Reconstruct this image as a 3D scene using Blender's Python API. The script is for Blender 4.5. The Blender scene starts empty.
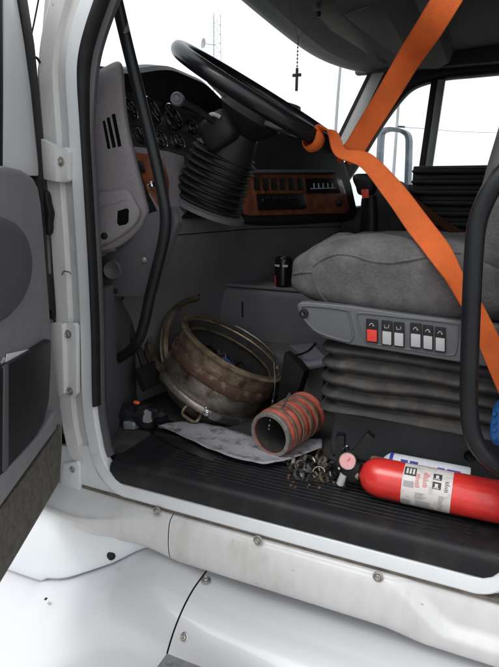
import bpy, bmesh, math, random
from mathutils import Vector as V, Matrix, noise
random.seed(7)
R = math.radians
scn = bpy.context.scene

# ------------------------------------------------------------------ camera
F, CX, CY = 539.0, 249.5, 333.5                    # focal length and centre in photo pixels (499 x 667)
AX = V((0.91368, 0.10524, -0.39257))               # truck axes seen in camera space (x right, y down, z ahead)
AY = V((0.40627, -0.20956, 0.88940))
AZ = V((0.01134, -0.97212, -0.23423))
CAM = V((0.0, -1.0, 0.0))
def cam_to_world(c): return V((AX.dot(c), AY.dot(c), AZ.dot(c)))
cd = bpy.data.cameras.new('camera'); cam = bpy.data.objects.new('camera', cd)
scn.collection.objects.link(cam); scn.camera = cam
cd.sensor_fit = 'VERTICAL'; cd.sensor_height = 24.0; cd.lens = F / 667.0 * 24.0
cd.clip_start = 0.02; cd.clip_end = 3000
r_, u_, b_ = cam_to_world(V((1, 0, 0))), cam_to_world(V((0, -1, 0))), cam_to_world(V((0, 0, -1)))
cam.matrix_world = Matrix(((r_.x, u_.x, b_.x, CAM.x), (r_.y, u_.y, b_.y, CAM.y), (r_.z, u_.z, b_.z, CAM.z), (0, 0, 0, 1)))

# ------------------------------------------------------------------ light
SUN_EL, SUN_ROT = 58, 205
w = bpy.data.worlds.new('World'); scn.world = w; w.use_nodes = True
nt = w.node_tree; nt.nodes.clear()
sky = nt.nodes.new('ShaderNodeTexSky'); sky.sky_type = 'NISHITA'; sky.sun_disc = False
sky.sun_elevation = R(SUN_EL); sky.sun_rotation = R(SUN_ROT); sky.dust_density = 4.0; sky.air_density = 1.0
hs = nt.nodes.new('ShaderNodeHueSaturation'); hs.inputs['Saturation'].default_value = 0.14   # cloud-white overcast
bg = nt.nodes.new('ShaderNodeBackground'); bg.inputs['Strength'].default_value = 0.15
wo = nt.nodes.new('ShaderNodeOutputWorld')
ov = nt.nodes.new('ShaderNodeMix'); ov.data_type = 'RGBA'; ov.inputs[0].default_value = 0.7; ov.inputs[7].default_value = (5.1, 5.25, 5.4, 1)   # even cloud deck
nt.links.new(sky.outputs[0], hs.inputs['Color']); nt.links.new(hs.outputs[0], ov.inputs[6]); nt.links.new(ov.outputs[2], bg.inputs[0]); nt.links.new(bg.outputs[0], wo.inputs[0])
sd = bpy.data.lights.new('sun', 'SUN'); sd.energy = 0.5; sd.angle = R(25); sd.color = (1, 0.97, 0.93)
sun = bpy.data.objects.new('sun', sd); scn.collection.objects.link(sun)
az = R(SUN_ROT); el = R(SUN_EL)
sun_dir = V((math.sin(az) * math.cos(el), math.cos(az) * math.cos(el), math.sin(el)))
sun.rotation_euler = sun_dir.to_track_quat('Z', 'Y').to_euler()
vs = scn.view_settings; vs.view_transform = 'Standard'; vs.look = 'None'; vs.gamma = 1.0
vs.exposure = 0.88
scn.render.engine = 'CYCLES'
scn.cycles.use_denoising = True; scn.cycles.max_bounces = 10; scn.cycles.diffuse_bounces = 6
scn.cycles.transparent_max_bounces = 16; scn.cycles.sample_clamp_indirect = 6.0

# ------------------------------------------------------------------ pixel helpers
def lerp(a, b, t): return a + (b - a) * t
def sm(t): t = max(0, min(1, t)); return t * t * (3 - 2 * t)
def ray(x, y): return cam_to_world(V(((x - CX) / F, (y - CY) / F, 1.0)))
def Q(x, y, Y=None, X=None, Z=None):
    d = ray(x, y)
    t = (Y - CAM.y) / d.y if Y is not None else ((X - CAM.x) / d.x if X is not None else (Z - CAM.z) / d.z)
    return CAM + d * t
def QP(x, y, p0, n):
    d = ray(x, y); return CAM + d * ((V(p0) - CAM).dot(n) / d.dot(n))
def QD(x, y, depth): return CAM + ray(x, y) * depth

# ------------------------------------------------------------------ materials
def mat(name, col, rough=0.5, metal=0.0, var=0.12, scale=8.0, bump=0.0, bscale=60.0, col2=None, thr=(0.45, 0.65),
        coat=0.0, spec=0.5, fine=0.0, fscale=300.0, rvar=0.0, stretch=None, specks=None, sscale=150.0, sthr=0.69):
    m = bpy.data.materials.new(name); m.use_nodes = True
    t = m.node_tree; N, L = t.nodes, t.links
    p = N['Principled BSDF']
    p.inputs['Roughness'].default_value = rough; p.inputs['Metallic'].default_value = metal
    p.inputs['Coat Weight'].default_value = coat; p.inputs['Specular IOR Level'].default_value = spec
    tc = N.new('ShaderNodeTexCoord'); src = tc.outputs['Object']
    if stretch:
        mp = N.new('ShaderNodeMapping'); mp.inputs['Scale'].default_value = stretch
        L.new(src, mp.inputs[0]); src = mp.outputs[0]
    n1 = N.new('ShaderNodeTexNoise'); n1.inputs['Scale'].default_value = scale; n1.inputs['Detail'].default_value = 7
    n1.inputs['Roughness'].default_value = 0.62
    L.new(src, n1.inputs['Vector'])
    rp = N.new('ShaderNodeValToRGB'); L.new(n1.outputs['Fac'], rp.inputs[0])
    c = V(col)
    if col2 is None:
        rp.color_ramp.elements[0].position = 0.3; rp.color_ramp.elements[1].position = 0.7
        a, b = c * (1 - var), c * (1 + var)
    else:
        rp.color_ramp.elements[0].position, rp.color_ramp.elements[1].position = thr
        a, b = c, V(col2)
    rp.color_ramp.elements[0].color = (*a, 1); rp.color_ramp.elements[1].color = (*b, 1)
    out = rp.outputs[0]
    if fine:
        n2 = N.new('ShaderNodeTexNoise'); n2.inputs['Scale'].default_value = fscale; n2.inputs['Detail'].default_value = 3
        L.new(src, n2.inputs['Vector'])
        mx = N.new('ShaderNodeMix'); mx.data_type = 'RGBA'; mx.blend_type = 'OVERLAY'; mx.inputs[0].default_value = fine
        L.new(out, mx.inputs[6]); L.new(n2.outputs['Fac'], mx.inputs[7]); out = mx.outputs[2]
    if specks:
        n4 = N.new('ShaderNodeTexNoise'); n4.inputs['Scale'].default_value = sscale; n4.inputs['Detail'].default_value = 2
        L.new(tc.outputs['Object'], n4.inputs['Vector'])
        r4 = N.new('ShaderNodeMapRange'); r4.inputs[1].default_value = sthr; r4.inputs[2].default_value = sthr + 0.05; r4.inputs[4].default_value = 0.75
        L.new(n4.outputs['Fac'], r4.inputs[0])
        m4 = N.new('ShaderNodeMix'); m4.data_type = 'RGBA'; L.new(r4.outputs[0], m4.inputs[0]); L.new(out, m4.inputs[6]); m4.inputs[7].default_value = (*specks, 1); out = m4.outputs[2]
    L.new(out, p.inputs['Base Color'])
    if rvar:
        mr = N.new('ShaderNodeMapRange'); mr.inputs[3].default_value = max(0.03, rough - rvar); mr.inputs[4].default_value = min(1, rough + rvar)
        L.new(n1.outputs['Fac'], mr.inputs[0]); L.new(mr.outputs[0], p.inputs['Roughness'])
    if bump:
        n3 = N.new('ShaderNodeTexNoise'); n3.inputs['Scale'].default_value = bscale; n3.inputs['Detail'].default_value = 4
        L.new(src, n3.inputs['Vector'])
        bp = N.new('ShaderNodeBump'); bp.inputs['Strength'].default_value = bump; bp.inputs['Distance'].default_value = 0.002
        L.new(n3.outputs['Fac'], bp.inputs['Height']); L.new(bp.outputs[0], p.inputs['Normal'])
    return m
M = {}
M['white'] = mat('white_paint', (0.66, 0.69, 0.715), 0.32, var=0.02, scale=5, coat=0.2, fine=0.08, fscale=30, rvar=0.08, specks=(0.34, 0.31, 0.28), sscale=95, sthr=0.755)
M['white_dirty'] = mat('grimy_white_paint', (0.60, 0.60, 0.60), 0.42, col2=(0.40, 0.37, 0.335), thr=(0.50, 0.86), scale=9, coat=0.1, fine=0.12, fscale=50, stretch=(1, 1, 0.35), specks=(0.28, 0.24, 0.20), sscale=85, sthr=0.735)
M['white_clean'] = mat('clean_white_paint', (0.57, 0.575, 0.595), 0.26, var=0.012, scale=3, coat=0.3, specks=(0.35, 0.33, 0.30), sscale=60, sthr=0.77)
M['grime'] = mat('dirt_caked_paint', (0.55, 0.52, 0.48), 0.7, col2=(0.36, 0.33, 0.29), thr=(0.35, 0.7), scale=18, fine=0.2, fscale=90)
M['seam_dirt'] = mat('packed_brown_dirt', (0.20, 0.175, 0.15), 0.85, col2=(0.09, 0.075, 0.06), thr=(0.35, 0.7), scale=40)
M['rubber'] = mat('black_rubber', (0.010, 0.010, 0.011), 0.55, spec=0.25, var=0.3, scale=30, bump=0.15, bscale=200)
M['black'] = mat('black_plastic', (0.012, 0.012, 0.014), 0.48, spec=0.3, var=0.25, scale=20, bump=0.2, bscale=350, rvar=0.1)
M['gloss_black'] = mat('glossy_black', (0.008, 0.008, 0.010), 0.26, spec=0.4, var=0.2, scale=15, rvar=0.08)
M['satin_black'] = mat('satin_black_coating', (0.010, 0.011, 0.013), 0.38, spec=0.3, var=0.2, scale=15, bump=0.12, bscale=400, rvar=0.08)
M['belt_shaded'] = mat('shaded_orange_webbing', (0.10, 0.03, 0.012), 0.8, var=0.15, scale=20, bump=0.5, bscale=700)  # orange webbing in shade, the shade put into a dark brown colour
M['tread'] = mat('black_step_plastic', (0.010, 0.0105, 0.0125), 0.52, spec=0.3, col2=(0.040, 0.037, 0.034), thr=(0.50, 0.85), scale=12, bump=0.3, bscale=260, fine=0.2)
M['door_grey'] = mat('grey_door_plastic', (0.20, 0.192, 0.206), 0.6, var=0.10, scale=9, bump=0.35, bscale=350, fine=0.2, fscale=120, specks=(0.26, 0.25, 0.25), sscale=70, sthr=0.74)
M['dash_grey'] = mat('grey_dash_plastic', (0.195, 0.18, 0.192), 0.58, var=0.10, scale=11, bump=0.35, bscale=350, fine=0.2, fscale=120, specks=(0.26, 0.245, 0.25), sscale=80, sthr=0.74)
M['mid_grey'] = mat('darkened_grey_plastic', (0.075, 0.074, 0.082), 0.6, var=0.12, scale=9, bump=0.25, bscale=400)
M['low_grey'] = mat('dusty_darkened_grey_plastic', (0.145, 0.14, 0.152), 0.62, col2=(0.18, 0.172, 0.172), thr=(0.45, 0.8), scale=10, bump=0.25, bscale=300)  # on the lower dash this is dash grey darkened to imitate shade
M['carpet'] = mat('dark_carpet', (0.10, 0.094, 0.078), 0.95, var=0.35, scale=60, bump=0.8, bscale=600, fine=0.35, fscale=500)
M['floor'] = mat('dirty_floor_mat', (0.03, 0.03, 0.032), 0.8, col2=(0.085, 0.076, 0.066), thr=(0.5, 0.8), scale=12, bump=0.5, bscale=200, fine=0.3, fscale=200)
M['head'] = mat('charcoal_headliner', (0.075, 0.082, 0.092), 0.8, var=0.12, scale=9, bump=0.3, bscale=400)
M['head_edge'] = mat('blue_grey_trim', (0.22, 0.26, 0.275), 0.45, var=0.08, scale=9)
M['seat'] = mat('grey_velour', (0.100, 0.097, 0.098), 0.95, var=0.36, scale=16, bump=0.6, bscale=300, fine=0.35, fscale=200)
M['seat_trim'] = mat('blue_grey_seat_plastic', (0.10, 0.105, 0.115), 0.5, var=0.06, scale=12, bump=0.2, bscale=500, rvar=0.05)
M['bellows'] = mat('grey_rubber_bellows', (0.026, 0.0245, 0.024), 0.7, col2=(0.075, 0.069, 0.063), thr=(0.48, 0.78), scale=22, bump=0.3, bscale=160)
M['pedestal'] = mat('dark_pedestal_steel', (0.05, 0.052, 0.057), 0.6, var=0.12, scale=12, bump=0.15, bscale=300)
M['wood'] = mat('burl_wood_trim', (0.26, 0.085, 0.04), 0.3, col2=(0.10, 0.03, 0.018), thr=(0.38, 0.66), scale=26, coat=0.4)
M['chrome'] = mat('chrome', (0.7, 0.7, 0.72), 0.14, 1.0, var=0.05)
M['steel'] = mat('worn_steel', (0.42, 0.41, 0.39), 0.38, 1.0, var=0.25, scale=30, rvar=0.12)
M['bolt'] = mat('dull_bolt_steel', (0.40, 0.38, 0.35), 0.5, 0.8, var=0.3, scale=120)
M['rust'] = mat('rusty_stainless', (0.36, 0.33, 0.285), 0.42, 0.8, col2=(0.10, 0.062, 0.042), thr=(0.44, 0.70), scale=24, bump=0.3, bscale=120, fine=0.3, fscale=110)
M['rust_dark'] = mat('dark_rust_band', (0.10, 0.052, 0.036), 0.7, 0.3, col2=(0.24, 0.19, 0.15), thr=(0.50, 0.66), scale=34, bump=0.5, bscale=160)
M['rust_tan'] = mat('tan_heat_stained_steel', (0.40, 0.31, 0.22), 0.45, 0.7, col2=(0.10, 0.055, 0.035), thr=(0.46, 0.70), scale=26, bump=0.3, bscale=130, fine=0.3, fscale=120)
M['ring'] = mat('brown_clamp_steel', (0.30, 0.24, 0.165), 0.4, 0.75, col2=(0.08, 0.055, 0.036), thr=(0.4, 0.7), scale=24, bump=0.3)
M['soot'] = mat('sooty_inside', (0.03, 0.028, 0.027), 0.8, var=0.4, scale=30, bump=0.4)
M['hose'] = mat('faded_red_silicone', (0.46, 0.095, 0.06), 0.55, col2=(0.17, 0.08, 0.06), thr=(0.46, 0.66), scale=34, bump=0.3, bscale=90, fine=0.35, fscale=80)
M['hose_dirty'] = mat('oily_band', (0.22, 0.16, 0.12), 0.55, 0.2, col2=(0.09, 0.06, 0.045), thr=(0.4, 0.7), scale=40)
M['paper'] = mat('oil_stained_paper', (0.30, 0.295, 0.325), 0.85, col2=(0.08, 0.075, 0.075), thr=(0.52, 0.68), scale=26, fine=0.2, fscale=60)
M['paper_clean'] = mat('white_paper', (0.72, 0.72, 0.75), 0.8, var=0.04)
M['paper_blue'] = mat('dull_blue_grey_card', (0.22, 0.22, 0.27), 0.8, var=0.1, scale=12)
M['belt'] = mat('orange_webbing', (0.78, 0.16, 0.028), 0.75, var=0.12, scale=20, bump=0.5, bscale=700, fine=0.25, fscale=300)
M['red'] = mat('red_cylinder_paint', (0.62, 0.03, 0.025), 0.30, var=0.16, scale=22, fine=0.25, fscale=60, coat=0.3, rvar=0.05)
M['red_button'] = mat('red_button_plastic', (0.75, 0.05, 0.035), 0.45, var=0.05)
M['label'] = mat('scuffed_white_label', (0.62, 0.60, 0.585), 0.5, col2=(0.36, 0.34, 0.33), thr=(0.5, 0.78), scale=60)
M['void'] = mat('dark_opening', (0.004, 0.004, 0.004), 0.9, spec=0.05)
M['ink'] = mat('black_ink', (0.03, 0.03, 0.03), 0.6)
M['ink_grey'] = mat('grey_ink', (0.33, 0.32, 0.33), 0.6)
M['ink_red'] = mat('red_ink', (0.55, 0.07, 0.06), 0.6)
M['ink_blue'] = mat('blue_ink', (0.03, 0.06, 0.38), 0.5)
M['can_white'] = mat('white_can_paint', (0.68, 0.72, 0.78), 0.35, var=0.05, scale=20)
M['gauge_pink'] = mat('faded_gauge_dial', (0.62, 0.30, 0.30), 0.4, var=0.12, scale=120)
M['button_grey'] = mat('light_grey_button', (0.46, 0.46, 0.48), 0.5, var=0.05)
M['blue'] = mat('blue_plastic', (0.02, 0.13, 0.42), 0.45, var=0.2, scale=30)
M['orange'] = mat('orange_plastic', (0.8, 0.14, 0.03), 0.5, var=0.1)
M['mirror_steel'] = mat('blue_grey_mirror_arm', (0.20, 0.25, 0.29), 0.4, 0.3, var=0.1)
M['pillar_grey'] = mat('pale_grey_pillar', (0.42, 0.42, 0.41), 0.5, var=0.06, scale=12)
M['div'] = mat('grey_green_divider', (0.22, 0.24, 0.22), 0.45, var=0.06)
M['galv'] = mat('galvanised_steel', (0.36, 0.38, 0.40), 0.5, 0.4, var=0.1)
M['gravel'] = mat('pale_gravel_yard', (0.30, 0.28, 0.25), 0.95, var=0.35, scale=14, bump=0.8, bscale=30, fine=0.4, fscale=60)
M['diamond'] = mat('aluminium_tread', (0.42, 0.42, 0.43), 0.4, 0.7, var=0.15, scale=40)
M['string'] = mat('dark_red_cord', (0.16, 0.03, 0.03), 0.8)
M['cross'] = mat('dark_wood_cross', (0.05, 0.022, 0.018), 0.5, var=0.2, scale=60)
M['bead'] = mat('black_bead', (0.03, 0.025, 0.025), 0.35)
M['clearbag'] = mat('dirty_plastic_film', (0.02, 0.02, 0.023), 0.16, var=0.5, scale=30, bump=0.6, bscale=60, coat=0.5)
M['clear'] = mat('cloudy_plastic', (0.2, 0.22, 0.23), 0.25, var=0.2, scale=40)
def glass_mat(name, tint, gl):
    m = bpy.data.materials.new(name); m.use_nodes = True
    N, L = m.node_tree.nodes, m.node_tree.links; N.clear()
    o = N.new('ShaderNodeOutputMaterial'); mx = N.new('ShaderNodeMixShader'); t = N.new('ShaderNodeBsdfTransparent'); g = N.new('ShaderNodeBsdfGlossy')
    t.inputs[0].default_value = (*tint, 1); g.inputs['Roughness'].default_value = 0.03; mx.inputs[0].default_value = gl
    L.new(t.outputs[0], mx.inputs[1]); L.new(g.outputs[0], mx.inputs[2]); L.new(mx.outputs[0], o.inputs[0]); return m
M['glass'] = glass_mat('window_glass', (0.93, 0.95, 0.95), 0.04)

# ------------------------------------------------------------------ mesh helpers
class MB:
    def __init__(s): s.v = []; s.f = []
    def add(s, vs, fs):
        o = len(s.v); s.v += [V(p) for p in vs]; s.f += [tuple(o + i for i in f) for f in fs]; return s
    def box(s, c, h, rot=None):
        c = V(c); vs = [V((x * h[0], y * h[1], z * h[2])) for x in (-1, 1) for y in (-1, 1) for z in (-1, 1)]
        if rot is not None: vs = [rot @ p for p in vs]
        return s.add([c + p for p in vs], [(0, 1, 3, 2), (4, 6, 7, 5), (0, 4, 5, 1), (2, 3, 7, 6), (0, 2, 6, 4), (1, 5, 7, 3)])
    def grid(s, rows, cu=False, cv=False, caps=False):
        n, m = len(rows), len(rows[0]); fs = []
        for i in range(n if cu else n - 1):
            for j in range(m if cv else m - 1):
                a, b = i, (i + 1) % n; c, d = j, (j + 1) % m
                fs.append((a * m + c, a * m + d, b * m + d, b * m + c))
        if caps: fs += [tuple(range(m)), tuple((n - 1) * m + k for k in reversed(range(m)))]
        return s.add([p for r in rows for p in r], fs)
    def tube(s, path, rad, seg=10, closed=False, caps=True):
        path = [V(p) for p in path]; n = len(path); rows = []; up = None
        for i, p in enumerate(path):
            t = (path[(i + 1) % n] - path[i - 1]) if closed else (path[min(i + 1, n - 1)] - path[max(i - 1, 0)])
            t.normalize()
            if up is None: up = t.orthogonal().normalized()
            up = (up - t * up.dot(t)).normalized(); w_ = t.cross(up)
            rr = rad(i / (n - 1)) if callable(rad) else rad
            rows.append([p + (up * math.cos(k * 2 * math.pi / seg) + w_ * math.sin(k * 2 * math.pi / seg)) * rr for k in range(seg)])
        return s.grid(rows, cu=closed, cv=True, caps=caps and not closed)
    def lathe(s, prof, c, axis, seg=32, a0=0, a1=2 * math.pi, ref=None):       # prof: (radius, height along axis)
        c = V(c); ax = V(axis).normalized()
        e1 = (V(ref) - ax * V(ref).dot(ax)).normalized() if ref is not None else ax.orthogonal().normalized()
        e2 = ax.cross(e1); full = abs(a1 - a0 - 2 * math.pi) < 1e-6; rows = []
        for k in range(seg if full else seg + 1):
            a = a0 + (a1 - a0) * k / seg; d = e1 * math.cos(a) + e2 * math.sin(a)
            rows.append([c + d * r + ax * h for r, h in prof])
        return s.grid(rows, cu=full)
    def prism(s, pts, vec):
        n = len(pts); vec = V(vec); pts = [V(p) for p in pts]
        return s.add(pts + [p + vec for p in pts], [tuple(range(n)), tuple(reversed(range(n, 2 * n)))] + [(i, n + i, n + (i + 1) % n, (i + 1) % n) for i in range(n)])
    def rbox(s, c, h, e=0.3, nu=40, nv=20, fn=None, rot=None):                    # rounded (superellipsoid) box
        def sp(x, p): return math.copysign(abs(x) ** p, x)
        c = V(c); rows = []
        for i in range(nv + 1):
            ph = -math.pi / 2 + math.pi * i / nv; r = []
            for j in range(nu):
                th = 2 * math.pi * j / nu
                p = V((sp(math.cos(ph), e) * sp(math.cos(th), e) * h[0], sp(math.cos(ph), e) * sp(math.sin(th), e) * h[1], sp(math.sin(ph), e) * h[2]))
                if fn: p = fn(p)
                r.append(c + (rot @ p if rot is not None else p))
            rows.append(r)
        return s.grid(rows, cv=True)
    def ribbon(s, path, wd, wid, th):
        rows = []; n = len(path)
        for i, p in enumerate(path):
            t = (path[min(i + 1, n - 1)] - path[max(i - 1, 0)]).normalized(); u = (wd[i] - t * wd[i].dot(t)).normalized(); q = t.cross(u)
            rows.append([p + u * wid / 2 + q * th / 2, p - u * wid / 2 + q * th / 2, p - u * wid / 2 - q * th / 2, p + u * wid / 2 - q * th / 2])
        return s.grid(rows, cv=True, caps=True)
def smooth_path(pts, n=8, closed=False):                                           # Catmull-Rom
    pts = [V(p) for p in pts]; out = []; N_ = len(pts)
    for i in range(N_ if closed else N_ - 1):
        g = (lambda k: pts[k % N_]) if closed else (lambda k: pts[max(0, min(N_ - 1, k))])
        p0, p1, p2, p3 = g(i - 1), g(i), g(i + 1), g(i + 2)
        for k in range(n):
            t = k / n
            out.append(0.5 * ((2 * p1) + (p2 - p0) * t + (2 * p0 - 5 * p1 + 4 * p2 - p3) * t * t + (3 * p1 - p0 - 3 * p2 + p3) * t ** 3))
    if not closed: out.append(pts[-1])
    return out
COL = scn.collection
def link(o, parent):
    COL.objects.link(o)
    if parent is not None:
        o.parent = parent
        o.matrix_parent_inverse = Matrix.Translation(-V(parent['base'])) if 'base' in parent else Matrix.Identity(4)
    return o
def obj(name, mb, m, parent=None, bevel=0.0, smooth=True, angle=38, segs=2, doubles=False):
    me = bpy.data.meshes.new(name)
    bm = bmesh.new(); vs_ = [bm.verts.new(p) for p in mb.v]
    for f in mb.f:
        try: bm.faces.new([vs_[i] for i in f])
        except ValueError: pass
    if doubles: bmesh.ops.remove_doubles(bm, verts=bm.verts, dist=1e-5)
    bmesh.ops.recalc_face_normals(bm, faces=bm.faces)
    if bevel: 
        ed = [e for e in bm.edges if len(e.link_faces) == 2 and e.calc_face_angle(0) > 0.5]
        bmesh.ops.bevel(bm, geom=ed, offset=bevel, segments=segs, profile=0.6, affect='EDGES', clamp_overlap=True)
    bm.to_mesh(me); bm.free()
    if smooth:
        me.polygons.foreach_set('use_smooth', [True] * len(me.polygons)); me.set_sharp_from_angle(angle=R(angle))
    me.materials.append(M[m]); o = bpy.data.objects.new(name, me)
    return link(o, parent)
def tag(o, label, cat=None, group=None, kind=None):
    if label: o['label'] = label
    if cat: o['category'] = cat
    if group: o['group'] = group
    if kind: o['kind'] = kind
    return o
def thing(name, base, label, cat, group=None):
    o = bpy.data.objects.new(name, None); COL.objects.link(o); o.location = base; o['base'] = tuple(base); o.empty_display_size = 0.05
    return tag(o, label, cat, group)
def copy_at(src, parent, loc):
    c = src.copy(); COL.objects.link(c); c.parent = parent; c.matrix_parent_inverse = src.matrix_parent_inverse.copy(); c.location = loc; return c
def plate(name, pts, vec, m, parent, bevel=0.003, **k): return obj(name, MB().prism(pts, vec), m, parent, bevel=bevel, **k)
def pillow(name, pts, n, m, parent, lift=.010, back=.05, vec=None, sub=3, **k):
    n = V(n).normalized(); out = smooth_path(pts, sub, closed=True); c = sum(out, V((0, 0, 0))) / len(out)
    rows = []
    for sc_, e in ((0, lift), (.5, lift), (.80, lift * .95), (.92, lift * .72), (.975, lift * .35), (1, -.25 * lift)):
        rows.append([c + (p - c) * sc_ + n * e for p in out])
    vv = vec if vec is not None else -n * back
    rows.append([p + V(vv) for p in out])
    return obj(name, MB().grid(rows, cv=True), m, parent, doubles=True, angle=k.get('angle', 60))
def jit(p, a, s): return V(p) + noise.noise_vector(V(p) * s) * a
FLOOR = -0.635

# ================================================================== setting
GZ = -1.85
g = []
for i in range(61):
    row = []
    for j in range(61):
        a, b = (i - 30) / 30, (j - 30) / 30
        x, y = math.copysign(abs(a) ** 3 * 1500, a), math.copysign(abs(b) ** 3 * 1500, b)
        row.append(V((x, y, GZ + 0.02 * noise.noise(V((x * .7, y * .7, 0))) * (1 if abs(x) + abs(y) < 60 else 0))))
    g.append(row)
tag(obj('ground', MB().grid(g), 'gravel'), None, kind='structure')

# ================================================================== the truck
truck = thing('semi_truck', (-0.3, 1.0, GZ), 'white semi truck cab with its driver door standing open', 'truck')

# ---- door-opening frame
fr_px = [(128, -80), (112, -38), (98, 0), (88, 30), (82, 55), (80.5, 80), (83, 125), (87, 190), (91, 260), (94, 330), (95.5, 405), (100.5, 440), (104, 455), (109, 465), (115, 473.5), (124, 481.5), (140, 486), (200, 502), (249, 515), (360, 544), (455, 568.5), (477, 574), (488, 572.5), (496, 566), (500.5, 556), (503, 540)]
E0 = [Q(x, y, Y=0) for x, y in fr_px]
top = [V((0.075, 0, 0.62)), V((0.06, 0, 0.66)), V((0.02, 0, 0.685)), V((-0.25, 0, 0.70)), V((-0.5, 0, 0.68)), V((-0.6, 0, 0.62))]
EDGE = smooth_path([V((e.x, 0, e.z)) for e in E0] + [V((0.075, 0, -0.3)), V((0.075, 0, 0.2))] + top, 6, closed=True)
def edge_normals(path):
    n = len(path); out = []
    for i in range(n):
        t = (path[(i + 1) % n] - path[i - 1]).normalized(); q = V((t.z, 0, -t.x))
        if q.dot(path[i] - V((-0.38, 0, -0.1))) < 0: q = -q
        out.append(q)
    return out
EN = edge_normals(EDGE)
SEAM = -0.7235
PIL = [(0, .014), (0, .002), (.0015, -.003), (.005, -.005), (.035, -.006), (.039, -.004), (.045, .003), (.066, .005), (.070, .002), (.074, -.004), (.106, -.010), (.112, -.006), (.115, .01), (.115, .06)]
SIL = [(0, .02), (0, .002), (.0015, -.006), (.004, -.009), (.016, -.013), (.030, -.015), (.0335, -.013), (.0352, -.009), (.036, -.004), (.037, .002), (.038, .01), (.0385, .02), (.039, .03), (.039, .06)]
rows = []
for p, q in zip(EDGE, EN):
    t = min(1, max(0, (-q.z - 0.25) / 0.6)) if p.z < -0.3 else 0.0
    r = []
    for (a, b), (c, d) in zip(PIL, SIL):
        o = a * (1 - t) + c * t; y = b * (1 - t) + d * t
        if q.z < -0.05: o = min(o, max(0.0, (p.z - SEAM) / -q.z))
        r.append(V((p.x, y, p.z)) + q * o)
    rows.append(r)
frame = obj('door_frame', MB().grid(rows, cu=True), 'white', truck, angle=22)
frame.data.materials.append(M['white_dirty'])
for pl in frame.data.polygons:
    if pl.center.x < -.78 and pl.index % (len(PIL) - 1) >= 5: pl.material_index = 1
# outer A-pillar flank behind the frame and lower cowl side
flank = [(47, -10), (43, 40), (39, 70), (40, 120), (44, 200), (48, 300), (52, 400), (56, 470)]
rr = []
for x, y in flank:
    p = Q(x, y, Y=0.012); rr.append([p + V((0.012, 0.002, 0)), p + V((0, -.004, 0)), p + V((-0.012, 0.01, 0)), p + V((-0.03, 0.07, 0)), p + V((-.06, .2, 0))])
obj('cowl_side', MB().grid(rr), 'white_dirty', truck)
plate('pillar_foot', [Q(x, y, Y=-.0035) for x, y in [(58, 446), (100, 446), (101.5, 452), (106, 464), (113, 476), (126, 487), (160, 497), (200, 507.5), (200, 519.2), (140, 501.5), (80, 484.5), (70, 486), (56, 480)]], (0, .02, 0), 'white', truck, bevel=.004)
# black seal round the opening (stops above the sill at the front)
rows = []
i_end = min(range(len(EDGE)), key=lambda i: (EDGE[i] - Q(95.5, 405, Y=0)).length)
def seal_row(p, q):
    g = 1 + .9 * sm((p.z - .12) / .2)
    return [V((p.x, y, p.z)) - q * o for o, y in ((-.001, .012), (-.001, -.010), (.002, -.014), (.007 * g, -.013), (.011 * g, -.005), (.0115 * g, .01))]
ES = list(zip(EDGE, EN))
rows = [seal_row(p, q) for p, q in ES[int(len(EDGE) * .83):] + ES[:i_end + 1]]
obj('door_seal', MB().grid(rows), 'rubber', truck, angle=60)
# inner pillar trim behind the seal
rows = []
for p, q in ES[:i_end + 15]:
    g = .010 * sm((p.z - .14) / .15) + .002; g2 = 1 + .9 * sm((p.z - .12) / .2)
    rows.append([V((p.x, y, p.z)) - q * (.011 * g2 + o) for o, y in ((-.008, .006), (.001, .008), (g, .012), (g + .001, .02), (g - .006, .03), (g - .04, .07))])
obj('pillar_trim', MB().grid(rows), 'mid_grey', truck, angle=50)

# ---- hinges on the pillar
def bolt(p, n, r, parent, name='bolt', washer=True, m='bolt'):
    p, n = V(p), V(n).normalized(); mb = MB()
    if washer: mb.lathe([(0, 0), (r * 1.75, 0), (r * 1.7, r * .35), (r * 1.2, r * .5)], p, n, 18)
    mb.lathe([(r * 1.1, r * .3), (r, r * .9), (r * .72, r * 1.05), (r * .55, r * .8), (0, r * .75)], p, n, 6 if not washer else 12)
    return obj(name, mb, m, parent)
def hinge(pts, fold, bolts):
    o = plate('hinge', [Q(x, y, Y=-0.02) for x, y in pts], (0, 0.014, 0), 'white_dirty', truck, bevel=0.002)
    plate('hinge_knuckle', [Q(x, y, Y=-0.034) for x, y in fold], (0, 0.02, 0), 'white_dirty', o, bevel=0.004)
    for x, y in bolts: bolt(Q(x, y, Y=-0.0205), (0.1, -1, 0), 0.0062, o)
hinge([(50, 150), (66, 147), (68, 152), (68, 180), (66, 182), (56, 183), (46, 180)], [(40, 138), (55, 146), (56, 182), (42, 179)], [(60.5, 161.5)])
hinge([(54, 323), (74, 323.5), (76, 327), (76.5, 394), (74, 397), (64, 395), (56, 398)], [(50, 323), (62, 324), (64, 394), (54, 398)], [(68, 334), (70, 391)])
mb = MB().tube([Q(62, 275, Y=-.006), Q(64, 271, Y=-.012), Q(69, 272, Y=-.012), Q(71, 274, Y=-.006)], .0016, 6); obj('wire_clip', mb, 'steel', truck)
# pillar foot bracket
o = plate('foot_bracket', [Q(x, y, Y=-0.016) for x, y in [(63, 464), (76, 462), (78.5, 466), (79.5, 486), (78, 503), (64, 512), (58, 505)]], (0, .012, 0), 'white', truck)
bolt(Q(72.5, 469.5, Y=-.017), (0, -1, 0), .005, o)

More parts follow.
